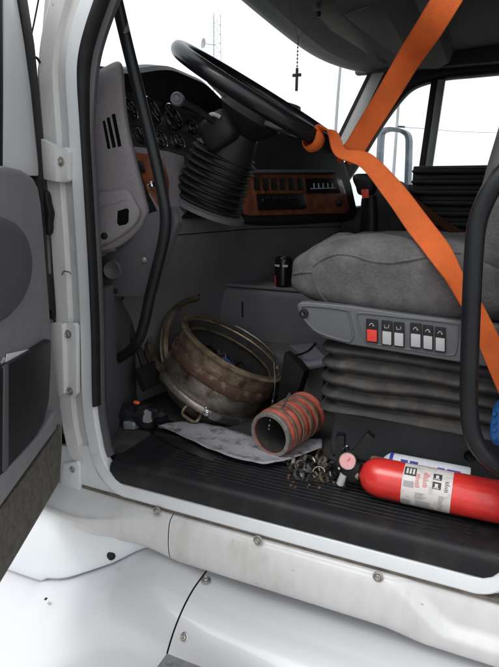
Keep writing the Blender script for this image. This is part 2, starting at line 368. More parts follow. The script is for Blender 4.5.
# ---- sill, rocker panels
def rocker_profile(x):
    f = sm((-0.66 - x) / 0.24)               # flare towards the front wheel
    b = sm((x + 0.02) / 0.16)                # tucked-in rear end
    pts = [(.03, SEAM - .009), (-.008, SEAM - .009), (-.016 - .03 * f, SEAM - .012 - .012 * f), (-.024 - .048 * f, SEAM - .018 - .030 * f), (-.030 - .054 * f, -.758 - .016 * f), (-.034 - .052 * f, -.79), (-.033 - .04 * f, -.82), (-.026 - .03 * f, -.842), (-.012 - .02 * f, -.855), (.01, -.862), (.05, -.864)]
    gth = 1 - .15 * sm((-.60 - x) / .14) - .24 * sm((-.80 - x) / .2)
    out = []
    b = sm((x + .13) / .10); cz = max(-.805, -.730 - .12 * max(0, x + .11) / .17)
    for p in smooth_path([V((x, y, SEAM + (z - SEAM) * gth)) for y, z in pts], 5):
        y, z = p.y, p.z
        if b > 0 and y < .0: y += .022 * b * sm((z - cz + .008) / .016)
        out.append(V((x, y, z - .012 * b * sm((-.76 - z) / .1))))
    return out
xs = Q(169, 536, Y=-.03).x
def rocker(x0, x1, n, m):
    return obj('rocker_panel', MB().grid([rocker_profile(x0 + (x1 - x0) * i / n) for i in range(n + 1)], caps=False), m, truck, angle=60)
rk1 = rocker(-1.15, xs - .0012, 30, 'white_dirty'); rk2 = rocker(xs + .0012, .42, 90, 'white_dirty')
for (x, y), par in (((157, 511), rk1), ((258, 540), rk2), ((378, 576.5), rk2)):
    p = Q(x, y, Y=-.024); bolt(p, (0, -1, .15), .0062, par)
obj('seam_strip', MB().box((-.36, .006, SEAM - .0046), (.60, .012, .0040)), 'seam_dirt', truck)
obj('sill_core', MB().box((-.35, .10, -.76), (.75, .05, .09)), 'black', truck)

# ---- lower fairings, cowl panel, step
TOPS = [(-3, -1.01), (-1.2, -1.005), (-1.05, -.995), (-.95, -.975), (-.86, -.928), (-.79, -.888), (-.72, -.858), (-.66, -.855), (-.58, -.868), (-.48, -.885), (-.3, -.892), (2, -.895)]
ZC = smooth_path([V((x, 0, z)) for x, z in TOPS], 16)
def ztop(x):
    for a, b in zip(ZC, ZC[1:]):
        if a.x <= x <= b.x: return lerp(a.z, b.z, (x - a.x) / max(1e-6, b.x - a.x))
    return -.9
def fairing_profile(x):
    f = sm((-0.62 - x) / 0.45); zt = ztop(x)
    pts = [(.06, .004), (-.03, .002), (-.07, -.003), (-.11, -.018), (-.150, -.046), (-.182, -.086), (-.202, -.135), (-.214, -.21), (-.218, -.35), (-.212, -.50), (-.20, -.62)]
    return [V((x, y - .17 * f * min(1, max(0, (k - 2) / 4)), zt + z - (.02 * f * k / 4 if k < 5 else .02 * f))) for k, (y, z) in enumerate(pts)]
xf = Q(184, 610, Y=-.13).x - .016
def dense(prof, n=3): return smooth_path(prof, n)
def fairing(x0, x1, n):
    return obj('side_fairing', MB().grid([dense(fairing_profile(x0 + (x1 - x0) * i / n)) for i in range(n + 1)]), 'white_clean', truck, angle=60)
fa1 = fairing(-1.9, xf - .002, 50); fa2 = fairing(xf + .002, .9, 20)
obj('fairing_joint', MB().grid([[p + V((0, .006, -.004)) for p in dense(fairing_profile(xf - .01))], [p + V((0, .006, -.004)) for p in dense(fairing_profile(xf + .01))]]), 'rubber', truck)
def on_fairing(px, py):
    best = None
    for k in range(400):
        t = .6 + k * .004; p = CAM + ray(px, py) * t
        pr = dense(fairing_profile(p.x)); i = min(range(len(pr)), key=lambda i: (pr[i] - p).length); d = (pr[i] - p).length
        if best is None or d < best[0]:
            tn = (pr[min(i + 1, len(pr) - 1)] - pr[max(i - 1, 0)]); nn = V((0, tn.z, -tn.y)).normalized(); best = (d, p, nn if nn.y < 0 or nn.z > 0 else -nn)
    return best[1], best[2]
for px, par in (((206, 580), fa2), ((183.5, 637.5), fa2)):
    p, n = on_fairing(*px); bolt(p - n * .001, n, .0068, par, m='steel')
for px in ((46, 599), (49, 603)):
    p, n = on_fairing(*px); obj('plug', MB().lathe([(0, .001), (.004, .001), (.004, -.001)], p, n, 12), 'rubber' if px[0] == 46 else 'bolt', fa1)
# cowl panel between rocker and fairing at the front
rows = []
for i in range(41):
    x = -1.60 + .93 * i / 40; zb = ztop(x) + .004; t = sm((x + 1.1) / .4); yo = .06 * sm((x + .80) / .10)
    rows.append(smooth_path([V((x, .04, -.775)), V((x, -.030 + yo, -.78)), V((x, -.046 + yo, -.785)), V((x, -.056 - .02 * (1 - t) + yo, (zb - .785) / 2)), V((x, -.058 - .018 * (1 - t) + yo, zb + .006)), V((x, -.046 + yo, zb - .002)), V((x, .04, zb - .004))], 4))
cp = obj('lower_cowl_panel', MB().grid(rows), 'white', truck, angle=60)
p = Q(110.5, 556, Y=-.058); obj('plug', MB().lathe([(0, .003), (.009, .003), (.011, .0015), (.012, -.004)], p, (0, -1, .1), 20), 'rubber', cp)
# perforated step plate
c0 = Q(167, 653, Y=-.215); st = MB()
zst = c0.z
st.box((c0.x + .30, c0.y - .09, zst - .006), (.30, .09, .006)); sp_ = obj('step_plate', st, 'diamond', truck, bevel=.0015)
hole = None
for ix in range(14):
    for iy in range(4):
        p = V((c0.x + .022 + ix * .042, c0.y - .024 - iy * .042, zst + .0005))
        if hole is None:
            hole = obj('grip_boss', MB().lathe([(.013, -.001), (.011, .004), (.0075, .0045), (.0065, .001), (0, .0005)], (0, 0, 0), (0, 0, 1), 16), 'diamond', sp_); hole.location = p
        else: copy_at(hole, sp_, p)
# chassis parts that carry the cab, below the view
mbx = MB().box((-.2, 1.0, -1.3), (2.2, .42, .12)); obj('chassis_rail', mbx, 'black', truck)
def wheel_part(c):
    t = obj('wheel', MB().lathe([(0, -.12), (.27, -.12), (.29, -.15), (.48, -.15), (.51, -.12), (.51, .12), (.48, .15), (.29, .15), (.27, .12), (0, .12)], c, (0, 1, 0), 40), 'rubber', truck)
    obj('rim', MB().lathe([(0, -.13), (.1, -.13), (.14, -.10), (.25, -.09), (.272, -.13), (.268, -.122)], c, (0, 1, 0), 32), 'galv', t)
for yy in (.12, 1.93): wheel_part((-1.65, yy, GZ + .515))

# ---- cab shell: floor, firewall, rear wall, roof
obj('cab_floor', MB().box((-.3, 1.03, FLOOR - .03), (1.0, .98, .03)), 'floor', truck)
obj('firewall', MB().box((-1.28, 1.03, -.2), (.03, 1.0, .47)), 'mid_grey', truck)
obj('rear_wall', MB().box((.72, 1.03, .05), (.03, 1.05, .75)), 'mid_grey', truck)
obj('roof', MB().box((.05, 1.03, .84), (.75, 1.08, .02)), 'white', truck, bevel=.01)
obj('driver_rear_wall', MB().box((.42, .045, .02), (.30, .04, .75)), 'white', truck)
rows = []
for x, hw, zt, zs in ((-1.31, .93, .17, .02), (-1.5, .91, .155, .0), (-1.8, .84, .12, -.04), (-2.2, .74, .06, -.12), (-2.45, .68, .01, -.2), (-2.55, .62, -.08, -.3)):
    rows.append(smooth_path([V((x, 1.03 - hw - .02, -.95)), V((x, 1.03 - hw, -.5)), V((x, 1.03 - hw + .01, zs)), V((x, 1.03 - hw + .09, zt - .03)), V((x, 1.03 - .4, zt)), V((x, 1.03, zt + .01)), V((x, 1.03 + .4, zt)), V((x, 1.03 + hw - .09, zt - .03)), V((x, 1.03 + hw - .01, zs)), V((x, 1.03 + hw, -.5)), V((x, 1.03 + hw + .02, -.95))], 4))
hd = obj('hood', MB().grid(rows, caps=True), 'white', truck, angle=60)
obj('grille', MB().box((-2.57, 1.03, -.55), (.03, .42, .36)), 'galv', hd, bevel=.01)
obj('cowl_top', MB().grid([[V((-1.33, y, .16)), V((-1.24, y, .19)), V((-1.2, y, .20))] for y in (.1, .6, 1.03, 1.5, 1.96)]), 'black', hd)
obj('outer_cowl', MB().prism([V((-1.33, .085, .15)), V((-.97, .085, .22)), V((-.97, .085, -.74)), V((-1.33, .085, -.80))], (0, .02, 0)), 'white', truck, bevel=.004)
obj('driver_header', MB().box((-.2, .10, .77), (.55, .05, .055)), 'mid_grey', truck)

# ---- passenger side wall with its window opening
PY = 1.96
W = lambda x, y, Y=PY: Q(x, y, Y=Y)
win = [W(336, 205), W(363, 157), W(383, 124), W(400, 101), W(413, 88.5), W(430, 82), W(447, 78.5), W(470, 76.3), W(520, 72), W(540, 74), W(548, 82), W(548, 120), W(548, 192), W(540, 198), W(470, 199), W(380, 203)]
wc = sum(win, V((0, 0, 0))) / len(win)
inner = smooth_path(win, 4, closed=True)
def big(p):
    d = p - wc
    if d.x < 0 and p.z > .42: return V((p.x - .06, PY, .78))
    if d.x < -.12 and p.z > .10: return p + V((-.05, 0, .05))
    if d.x < -.12: return V((-1.2, PY, -.7 if d.z < -.19 else .10))
    s = min((2.2 if d.x > 0 else .72) / max(1e-4, abs(d.x)), (.44 if d.z > 0 else .95) / max(1e-4, abs(d.z))); return wc + d * s
rows = [[p + V((0, .05, 0)), p, p + (p - wc).normalized() * .012 + V((0, -.012, 0)), p + (p - wc).normalized() * .03 + V((0, -.012, 0)), p + (p - wc).normalized() * .034 + V((0, .0, 0)), V((big(p).x, PY, big(p).z))] for p in inner]
pd = obj('passenger_door', MB().grid(rows, cu=True), 'black', truck, angle=50)
obj('passenger_window', MB().add([p + V((0, .03, 0)) for p in inner], [tuple(range(len(inner)))]), 'glass', pd)
a, b = W(436, 80), W(419, 197)
dv = (a - b)
obj('window_divider', MB().prism([b + V((-.022, -.004, 0)), b + V((.008, -.004, 0)), a + V((.008, -.004, 0)), a + V((-.022, -.004, 0))], (0, .03, 0)), 'black', pd, bevel=.003)
obj('window_channel', MB().prism([b + V((.009, -.008, 0)), b + V((.044, -.008, 0)), a + V((.044, -.008, 0)), a + V((.009, -.008, 0))], (0, .03, 0)), 'div', pd, bevel=.004)
obj('belt_rail', MB().prism([W(380, 186), W(470, 182.5), W(470, 199), W(380, 203)], (0, -.05, 0)), 'black', pd, bevel=.006)
# passenger A-pillar
pa = [(-.02, -.03), (.052, -.045), (.06, .0), (.03, .05), (-.03, .03)]
b0, t0 = W(334, 160), W(377, 72)
dirp = (t0 - b0).normalized(); b0 -= dirp * .12; t0 += dirp * .14
o = obj('passenger_pillar', MB().grid([[q + V((x, y, 0)) for x, y in pa] for q in (b0, t0)], cv=True, caps=True), 'pillar_grey', truck, bevel=.006)
obj('pillar_seal', MB().grid([[q + V((x, y, 0)) for x, y in [(-.034, -.034), (-.018, -.036), (-.018, 0), (-.034, 0)]] for q in (b0, t0)], cv=True, caps=True), 'rubber', o)
q = Q(352, 139, Y=PY - .05); obj('pillar_knob', MB().lathe([(.014, -.01), (.014, .012), (.011, .016), (0, .016)], q, (.4, -1, 0), 18), 'black', o)

# ---- windshield
def hdr(y):    # top edge of the glass, curved across the cab
    t = (y - 1.03) / .95; return V((-.80 + .185 * t * t * t * t + .02 * t * t, y, .652))
def base(y):
    t = (y - 1.03) / .95; return V((-1.22 + .34 * t * t, y, .21))
rows = [[lerp(base(.04 + i * .0495 * 2), hdr(.04 + i * .0495 * 2), k / 6) for k in range(7)] for i in range(21)]
obj('windshield', MB().grid(rows), 'glass', truck)
rows = []
for i in range(41):
    y = .04 + i * .0495; p = hdr(y)
    rows.append([p + V((-.035, 0, .02)), p + V((-.03, 0, -.008)), p + V((-.006, 0, -.012)), p + V((.012, 0, -.006)), p + V((.05, 0, .006)), p + V((.05, 0, .03))])
obj('windshield_header', MB().grid(rows), 'head_edge', truck, angle=60)
# overhead console
rows = []
for i in range(41):
    y = .04 + i * .0495; p = hdr(y); e = sm((abs(y - 1.03) - .75) / .2) * .03
    rows.append([p + V((.03, 0, .02)), p + V((.035, 0, .003)), p + V((.06, 0, -.006)), p + V((.13, 0, -.014 + e)), V((-.45, y, .628 + e)), V((-.32, y, .612 + e)), V((-.27, y, .635 + e)), V((-.25, y, .70)), V((.7, y, .74))])
oc = obj('overhead_console', MB().grid(rows), 'head', truck, angle=45)
def cons(x, y, dz=0.0): return Q(x, y, Z=.622 + dz)
plate('console_lid', [cons(345, 17), cons(383, 2), cons(424, 20), cons(398, 58)], (0, 0, .02), 'mid_grey', oc, bevel=.006)
plate('console_lid', [cons(392, -2), cons(410, -12), cons(452, 5), cons(428, 18)], (0, 0, .02), 'mid_grey', oc, bevel=.006)
plate('sun_visor', [cons(296, -12, .01), cons(336, -8, .01), cons(338, 12, .01), cons(392, 62, .01), cons(384, 64, .01), cons(330, 30, .01)], (0, 0, .012), 'black', oc, bevel=.004)
obj('console_hook', MB().lathe([(.008, -.004), (.009, .006), (.005, .012), (0, .012)], cons(318.5, 13), (0, 0, -1), 14), 'black', oc)
# soft side lining between console and passenger window
obj('passenger_header', MB().box((0, PY - .03, .70), (.72, .03, .06)), 'head', truck, bevel=.01)

# ---- dashboard
DP, DN = V((-.795, 0, 0)), V((1, 0, .40)).normalized()         # sloping face of the driver's dash
def DQ(x, y, e=0): return QP(x, y, DP + DN * e, DN)
def face(y, z): return V((-.795 - .4 * z, y, z))
rows = []
for i in range(25):
    y = .17 + i * .65 / 24; h = .058 * sm((y - .15) / .3) * (1 - .75 * sm((y - .58) / .24))
    rows.append([V((-1.26, y, .20)), V((-1.15, y, .255)), V((-1.02, y, .315 + h)), V((-.93, y, .325 + h)), V((-.885, y, .318 + h)), V((-.872, y, .306 + h)), V((-.885, y, .296 + h)), V((-.925, y, .285)), face(y, .27) + V((-.02, 0, 0)), face(y, .15) + V((-.02, 0, 0)), face(y, .145), face(y, -.03), V((-.80, y, -.045)), V((-.86, y, -.09)), V((-.90, y, -.20)), V((-1.0, y, -.30)), V((-1.26, y, -.32))])
dash = obj('dashboard', MB().grid(rows, caps=True), 'black', truck, angle=30)
# grey end pod with vents
pod_px = [(90, 82), (97, 71), (107, 65), (116, 61), (121, 63), (123.5, 72), (125.5, 100), (129.5, 130), (139, 169), (148.5, 206), (149, 214), (145, 224), (136, 234), (124, 244), (110, 251), (97, 257), (94, 220), (92, 160), (90, 110)]
PODN = V((.35, -1, 0)).normalized(); PODP = V((-.86, .125, 0))
def PQ(x, y, e=0): return QP(x, y, PODP + PODN * e, PODN)
pod = pillow('dash_end_panel', [PQ(x, y, -.012) for x, y in pod_px], PODN, 'dash_grey', dash, lift=.012, vec=(-.07, .05, 0), sub=2)
for pts in ([(102.5, 121), (105, 120.5), (110.5, 148.5), (107.5, 149)], [(106.5, 118), (109.5, 117), (116, 147), (112.5, 148)], [(111.5, 114.5), (115, 113.5), (121.5, 146), (118, 147)]):
    plate('vent_slot', [PQ(x, y, .001) for x, y in pts], -PODN * .004, 'void', pod, bevel=0.0008)
low = pillow('fuse_cover', [PQ(x, y, .004) for x, y in [(96, 197), (106, 191), (122, 188), (130, 191), (137, 203), (141, 212), (138, 222), (128, 232), (116, 240), (102, 247), (96, 249)]], PODN, 'dash_grey', dash, lift=.009, back=.02, sub=2)
plate('fuse_cover_rib', [PQ(x, y, .0145) for x, y in [(97, 206), (108, 202), (126, 197.5), (127, 199), (110, 205), (97, 208)]], -PODN * .004, 'dash_grey', low, bevel=.001)
plate('fuse_cover_slot', [PQ(x, y, .0135) for x, y in [(117.5, 211), (127, 208), (129, 210), (128.5, 222), (126, 224.5), (119, 226), (117, 223)]], -PODN * .004, 'void', low, bevel=.001)
bolt(PQ(104.5, 236, .013), PODN, .005, low, m='black')
obj('hood_release', MB().tube(smooth_path([PQ(96, 256, .012), PQ(104, 252.5, .02), PQ(111, 250.5, .026), PQ(115.5, 249.5, .026)], 4), lambda t: .006 * (1 - .45 * t), 8), 'mid_grey', dash)
# grey rim round the cluster opening and the wood insert
plate('cluster_surround', [DQ(x, y, .002) for x, y in [(132, 146), (150, 148), (168, 151), (184, 156), (188, 176), (187, 212), (176, 222), (160, 215), (150, 195), (140, 168)]], DN * -.012, 'dash_grey', dash, bevel=.004)
wi = plate('wood_insert', [DQ(x, y, .005) for x, y in [(135, 152), (163, 156), (169, 180), (169, 206), (160, 206), (149, 190), (141, 172)]], DN * -.006, 'wood', dash, bevel=.002)
plate('rocker_switch', [DQ(x, y, .010) for x, y in [(137, 160), (143, 161), (146, 172), (141, 172)]], DN * -.008, 'black', wi, bevel=.002)
obj('headlamp_knob', MB().lathe([(.010, -.004), (.010, .008), (.007, .011), (0, .011)], DQ(150.5, 186, .006), DN, 18), 'chrome', wi)
# gauges
FD = V((-.815, 0, 0))
for x, y, r in ((128, 110, .030), (140, 135, .026), (150, 112, .042), (172, 118, .042), (160, 140, .024), (178, 141, .024), (192, 128, .024), (138, 92, .024)):
    p = QP(x, y, FD - DN * 0.0, DN) + DN * .002
    gz = obj('gauge', MB().lathe([(0, 0), (r * .9, 0), (r * .92, .004)], p, DN, 28), 'gloss_black', dash)
    obj('bezel', MB().lathe([(r * .93, .0), (r * .95, .006), (r * 1.0, .007), (r * 1.02, .0)], p, DN, 32), 'chrome', gz)
    mb_ = MB(); g1 = V((0, 1, 0)); g2 = DN.cross(g1)
    for k in range(9):
        a = R(-40 + k * 32.5); d = g1 * math.cos(a) + g2 * math.sin(a); mb_.tube([p + DN * .0012 + d * r * .68, p + DN * .0012 + d * r * .84], .0009, 4)
    obj('dial_marks', mb_, 'ink_grey', gz)
    obj('needle', MB().tube([p + DN * .0025, p + DN * .0025 + (g1 * math.cos(x) + g2 * math.sin(x)) * r * .7], .0007, 4), 'ink_grey', gz)
# centre wing turned to the driver
WU = V((.456, .89, 0)).normalized(); WN = V((.85, -.436, .30)).normalized(); WP = V((-.79, .80, .105))
def WQ(x, y, e=0): return QP(x, y, WP + WN * e, WN)
wing_px = [(228, 118), (255, 112), (280, 118), (305, 130), (328, 143), (343, 156), (352, 185), (358, 212), (355, 219), (300, 221), (236, 223)]
wing = plate('dash_centre_wing', [WQ(x, y) for x, y in wing_px], -WN * .16 + V((-.08, 0, -.02)), 'black', dash, bevel=.008)
cw = plate('wood_fascia', [WQ(x, y, .003) for x, y in [(250, 174), (334, 174.5), (342, 180), (350, 207), (347, 213), (250, 215.5), (240, 213)]], -WN * .005, 'wood', wing, bevel=.002)
plate('fascia_brow', [WQ(x, y, .014) for x, y in [(248, 169.5), (334, 169.5), (337, 172.5), (250, 173)]], -WN * .02, 'mid_grey', wing, bevel=.002)
for k in range(6):
    x = 254 + k * 8.6
    plate('dash_switch', [WQ(x, 178, .009), WQ(x + 5.8, 178, .009), WQ(x + 6.6, 189.5, .009), WQ(x + .8, 189.5, .009)], -WN * .008, 'black', cw, bevel=.002)
ac = plate('heater_control', [WQ(x, y, .008) for x, y in [(306, 178), (337, 178), (341, 192.5), (307, 193)]], -WN * .007, 'gloss_black', cw, bevel=.002)
for k in range(5):
    x = 313.5 + k * 4.6
    plate('slider_mark', [WQ(x, 183.2, .0095), WQ(x + .9, 183.2, .0095), WQ(x + 1.5, 188.5, .0095), WQ(x + .6, 188.5, .0095)], -WN * .002, 'button_grey', ac, bevel=0)
plate('slider_mark', [WQ(311, 188.2, .0095), WQ(336, 187.6, .0095), WQ(336, 188.4, .0095), WQ(311, 189, .0095)], -WN * .002, 'button_grey', ac, bevel=0)
rd = plate('radio', [WQ(x, y, .010) for x, y in [(257, 193.5), (304, 193), (307, 205), (305, 209), (259, 210)]], -WN * .009, 'gloss_black', cw, bevel=.002)
for k in range(5): plate('radio_button', [WQ(266 + k * 7, 196.5, .013), WQ(270.5 + k * 7, 196.5, .013), WQ(270.8 + k * 7, 199.5, .013), WQ(266.3 + k * 7, 199.5, .013)], -WN * .004, 'black', rd, bevel=.0008)
obj('radio_knob', MB().lathe([(.009, 0), (.009, .010), (.007, .012), (0, .012)], WQ(262.5, 201.5, .010), WN, 16), 'gloss_black', rd)
obj('fan_knob', MB().lathe([(.013, 0), (.012, .014), (.010, .017), (0, .017)], WQ(338, 203.5, .004), WN, 20), 'black', cw)
obj('passenger_dash', MB().grid([[V((-1.26, y, .20)), V((-1.1, y, .24)), V((-.90, y, .19)), V((-.86, y, .15)), V((-.88, y, -.05)), V((-1.0, y, -.25)), V((-1.26, y, -.3))] for y in (.80, 1.95)], caps=True), 'black', dash, bevel=.01)
plate('phone_mount', [Q(x, y, Y=.95) for x, y in [(280, 100), (291, 103), (297, 105), (297.5, 108.5), (291, 112), (276, 111)]], (0, .04, 0), 'black', dash, bevel=.002)
# lower dash skirt and engine cover
ST = smooth_path([V((-.80, .22, 1.5)), V((-.79, .40, 1.5)), V((-.785, .60, 1.2)), V((-.775, .80, .9)), V((-.69, 1.0, .8)), V((-.58, 1.2, .8)), V((-.60, 1.32, .8)), V((-.72, 1.6, .8))], 5)
PR = smooth_path([V((-.012, 0, -.035)), V((.0, 0, -.052)), V((-.012, 0, -.10)), V((-.045, 0, -.18)), V((-.09, 0, -.28)), V((-.12, 0, -.40)), V((-.13, 0, -.63))], 5)
obj('lower_dash', MB().grid([[V((a.x + b.x * a.z, a.y, b.z)) for b in PR] for a in ST]), 'low_grey', dash, angle=60)  # same plastic as the end pod, its shade painted as a darker grey
obj('dash_seam', MB().tube([V((a.x + PR[9].x * a.z + .0005, a.y, PR[9].z)) for a in ST[2:]], .0015, 5), 'void', dash)
ec = obj('engine_cover', MB().box((-.84, 1.10, -.465), (.36, .34, .165)), 'low_grey', truck, bevel=.02, segs=3)
obj('cover_lid', MB().box((-.84, 1.10, -.291), (.355, .335, .006)), 'low_grey', ec, bevel=.004)
obj('cover_strap', MB().tube([Q(242.5, 302, Y=.757), Q(242.5, 317, Y=.757)], .003, 6), 'black', ec)
# kick panel at the driver's left
kp = plate('kick_panel', [Q(x, y, Y=.152) for x, y in [(95, 246), (118, 240), (146, 214), (172, 206), (178, 222), (166, 252), (158, 276), (150, 297), (104, 297), (97, 290)]], (0, .03, 0), 'mid_grey', truck, bevel=.006)  # dash plastic too; darker grey stands in for the shade here
obj('grommet', MB().lathe([(0, .002), (.012, .004), (.022, .010), (.026, .004), (.028, -.002)], Q(113, 270, Y=.151), (.3, -1, 0), 24), 'mid_grey', kp)
bolt(Q(116, 291, Y=.151), (.2, -1, 0), .004, kp, m='black'); bolt(Q(144, 260, Y=.151), (.2, -1, 0), .004, kp, m='bolt')
plate('cowl_carpet', [Q(x, y, Y=.10) for x, y in [(99, 288), (106, 288), (107, 400), (109, 448), (105, 462), (101, 440)]], (-.10, .30, 0), 'mid_grey', truck, bevel=.003)
obj('side_lining', MB().box((-1.10, .11, -.32), (.17, .02, .31)), 'floor', truck)
# clutch pedal and lines
pe = obj('clutch_pedal', MB().tube(smooth_path([V((-.99, .30, -.20)), V((-.97, .30, -.36)), V((-.93, .30, -.45)), V((-.915, .30, -.50))], 5), .011, 8), 'black', truck)
obj('pedal_pad', MB().box((-.905, .30, -.51), (.012, .045, .035), Matrix.Rotation(R(-25), 3, 'Y')), 'rubber', pe, bevel=.004)
for k, x in enumerate((112, 119, 123)):
    obj('cable', MB().tube(smooth_path([Q(x, 296, Y=.26), Q(x + 1, 320, Y=.25), Q(x - 1 + k, 345, Y=.26), Q(x + 4, 372, Y=.30)], 5), .005, 6), 'gloss_black', truck)

# ---- driver grab handles
hp = smooth_path([Q(x, y, Y=yy) for x, y, yy in [(109, -40, .09), (114, -12, .10), (119, 10, .11), (128, 48, .125), (140, 96, .13), (152, 145, .13), (161, 186, .13), (165.5, 214, .13), (164, 238, .13), (157, 268, .13), (150, 296, .135), (144.5, 322, .14), (138, 341, .15), (128, 352, .17), (116, 360, .20)]], 6)
obj('grab_handle', MB().tube(hp, .0142, 14), 'satin_black', truck)
hp = smooth_path([Q(x, y, Y=yy) for x, y, yy in [(530, 158, .05), (510, 168, .035), (495, 183, .03), (484, 203, .03), (477, 224, .03), (474, 250, .03), (471.5, 300, .03), (469.5, 360, .03), (469, 405, .03), (472, 432, .03), (480, 449, .03), (492, 461, .035), (508, 472, .05), (530, 482, .07)]], 6)
obj('grab_handle', MB().tube(hp, .0165, 16), 'satin_black', truck)

# ---- sill tread
tr = MB()
def tread_sec(x, e=0):
    return [V((x, .30, FLOOR - .006)), V((x, .20, FLOOR + .002)), V((x, .04, FLOOR + .004)), V((x, .006, FLOOR + .003)), V((x, -.006, FLOOR - .002)), V((x, -.011, FLOOR - .012)), V((x, -.012, FLOOR - .030)), V((x, -.010, FLOOR - .049)), V((x, .004, FLOOR - .0495))]
xl, xr = -.815, .082
secs = []
for k in range(61):
    x = lerp(xl, xr, k / 60); s_ = tread_sec(x)
    zb = FLOOR - .0505
    for x0, sg in ((.040, 1), (-.772, -1)):
        d = (x - x0) * sg
        if d > 0: zb += .046 - math.sqrt(max(0, .046 ** 2 - d * d))
    secs.append([V((p.x, p.y, max(p.z, zb) if p.y < .02 else p.z)) for p in s_])
tr.grid(secs, caps=True)
td = obj('sill_tread', tr, 'tread', truck, angle=50)
rib0 = obj('tread_rib', MB().rbox((0, 0, 0), (.405, .0032, .0022), .5, 16, 8), 'tread', td); rib0.location = (-.375, .030, FLOOR + .0045)
for k in range(1, 9): copy_at(rib0, td, (-.375, .030 + k * .0145, FLOOR + .0045 - .0001 * k))
obj('tread_riser', MB().tube([V((-.80, .176, FLOOR + .004)), V((.05, .176, FLOOR + .004))], .008, 8), 'tread', td)

# ---- driver seat
SY0, SY1 = .19, .70
def cush(p):
    n = V(p); fr = sm((-p.x - .16) / .12)
    n.z *= 1 - .30 * fr; n.z -= .012 * fr
    if p.z > 0: n.z += .018 * math.cos(p.x * 6) - .02 * max(0, 1 - (p.y / .2) ** 2) * sm((p.x + .22) / .1)
    n.z += -.02 * (p.x) * 0.6
    n += noise.noise_vector(V(p) * 9) * .009 + noise.noise_vector(V(p) * 24) * .0036 + noise.noise_vector(V((p.x * 60, p.y * 18, p.z * 30))) * .0012
    return n
cu = obj('seat_cushion', MB().rbox((-.178, (SY0 + SY1) / 2, -.165), (.290, (SY1 - SY0) / 2, .088), .5, 72, 36, cush, Matrix.Rotation(R(1), 3, 'Y')), 'seat', truck, angle=80)
from mathutils.bvhtree import BVHTree
cbvh = BVHTree.FromPolygons([v.co.copy() for v in cu.data.vertices], [tuple(p.vertices) for p in cu.data.polygons])
def on_cushion(x, y):
    h = cbvh.ray_cast(CAM, ray(x, y).normalized()); return h[0]
def seam(px, r=.0024):
    pts = [p for p in (on_cushion(x, y) for x, y in px) if p is not None]
    return obj('seam', MB().tube(smooth_path(pts, 4), r * 1.35, 6), 'seat', cu)
obj('seat_backrest', MB().rbox((.09, (SY0 + SY1) / 2, .22), (.095, .27, .42), .45, 48, 30, lambda p: p + V((.10 * max(0, p.z), 0, 0)) + noise.noise_vector(p * 8) * .006, Matrix.Rotation(R(9), 3, 'Y')), 'seat', truck, angle=80)
SPY = .185
spx = [(296.5, 306), (299, 302.5), (306, 302), (350, 306), (400, 313.5), (440, 318.5), (500, 326), (500, 369), (440, 359.5), (400, 353), (350, 345), (325, 338.5), (312, 331), (303, 321), (298, 312)]
sp = plate('seat_side_panel', [Q(x, y, Y=SPY) for x, y in spx], (0, .03, 0), 'seat_trim', truck, bevel=.005, segs=3)
def SQ(x, y, e=0): return Q(x, y, Y=SPY - e)
rim = smooth_path([SQ(x, y, .0005) for x, y in [(301, 309), (303, 306), (320, 306.5), (346, 310), (349, 314), (353, 333), (351, 340), (346, 341), (328, 336), (315, 330), (305, 319)]], 4, closed=True)
obj('panel_rim', MB().tube(rim, .0028, 8, closed=True), 'seat_trim', sp)
rim = smooth_path([SQ(x, y, .0005) for x, y in [(357, 316), (361, 313), (400, 317), (452, 323), (458, 328), (456, 350), (450, 355), (420, 351), (373, 343.5), (365, 340), (360, 330)]], 4, closed=True)
obj('panel_rim', MB().tube(rim, .0024, 8, closed=True), 'seat_trim', sp)
obj('pivot_cap', MB().lathe([(.012, -.002), (.011, .004), (.006, .005), (.005, .002), (0, .002)], SQ(304, 313.5), (0, -1, 0), 20), 'black', sp)
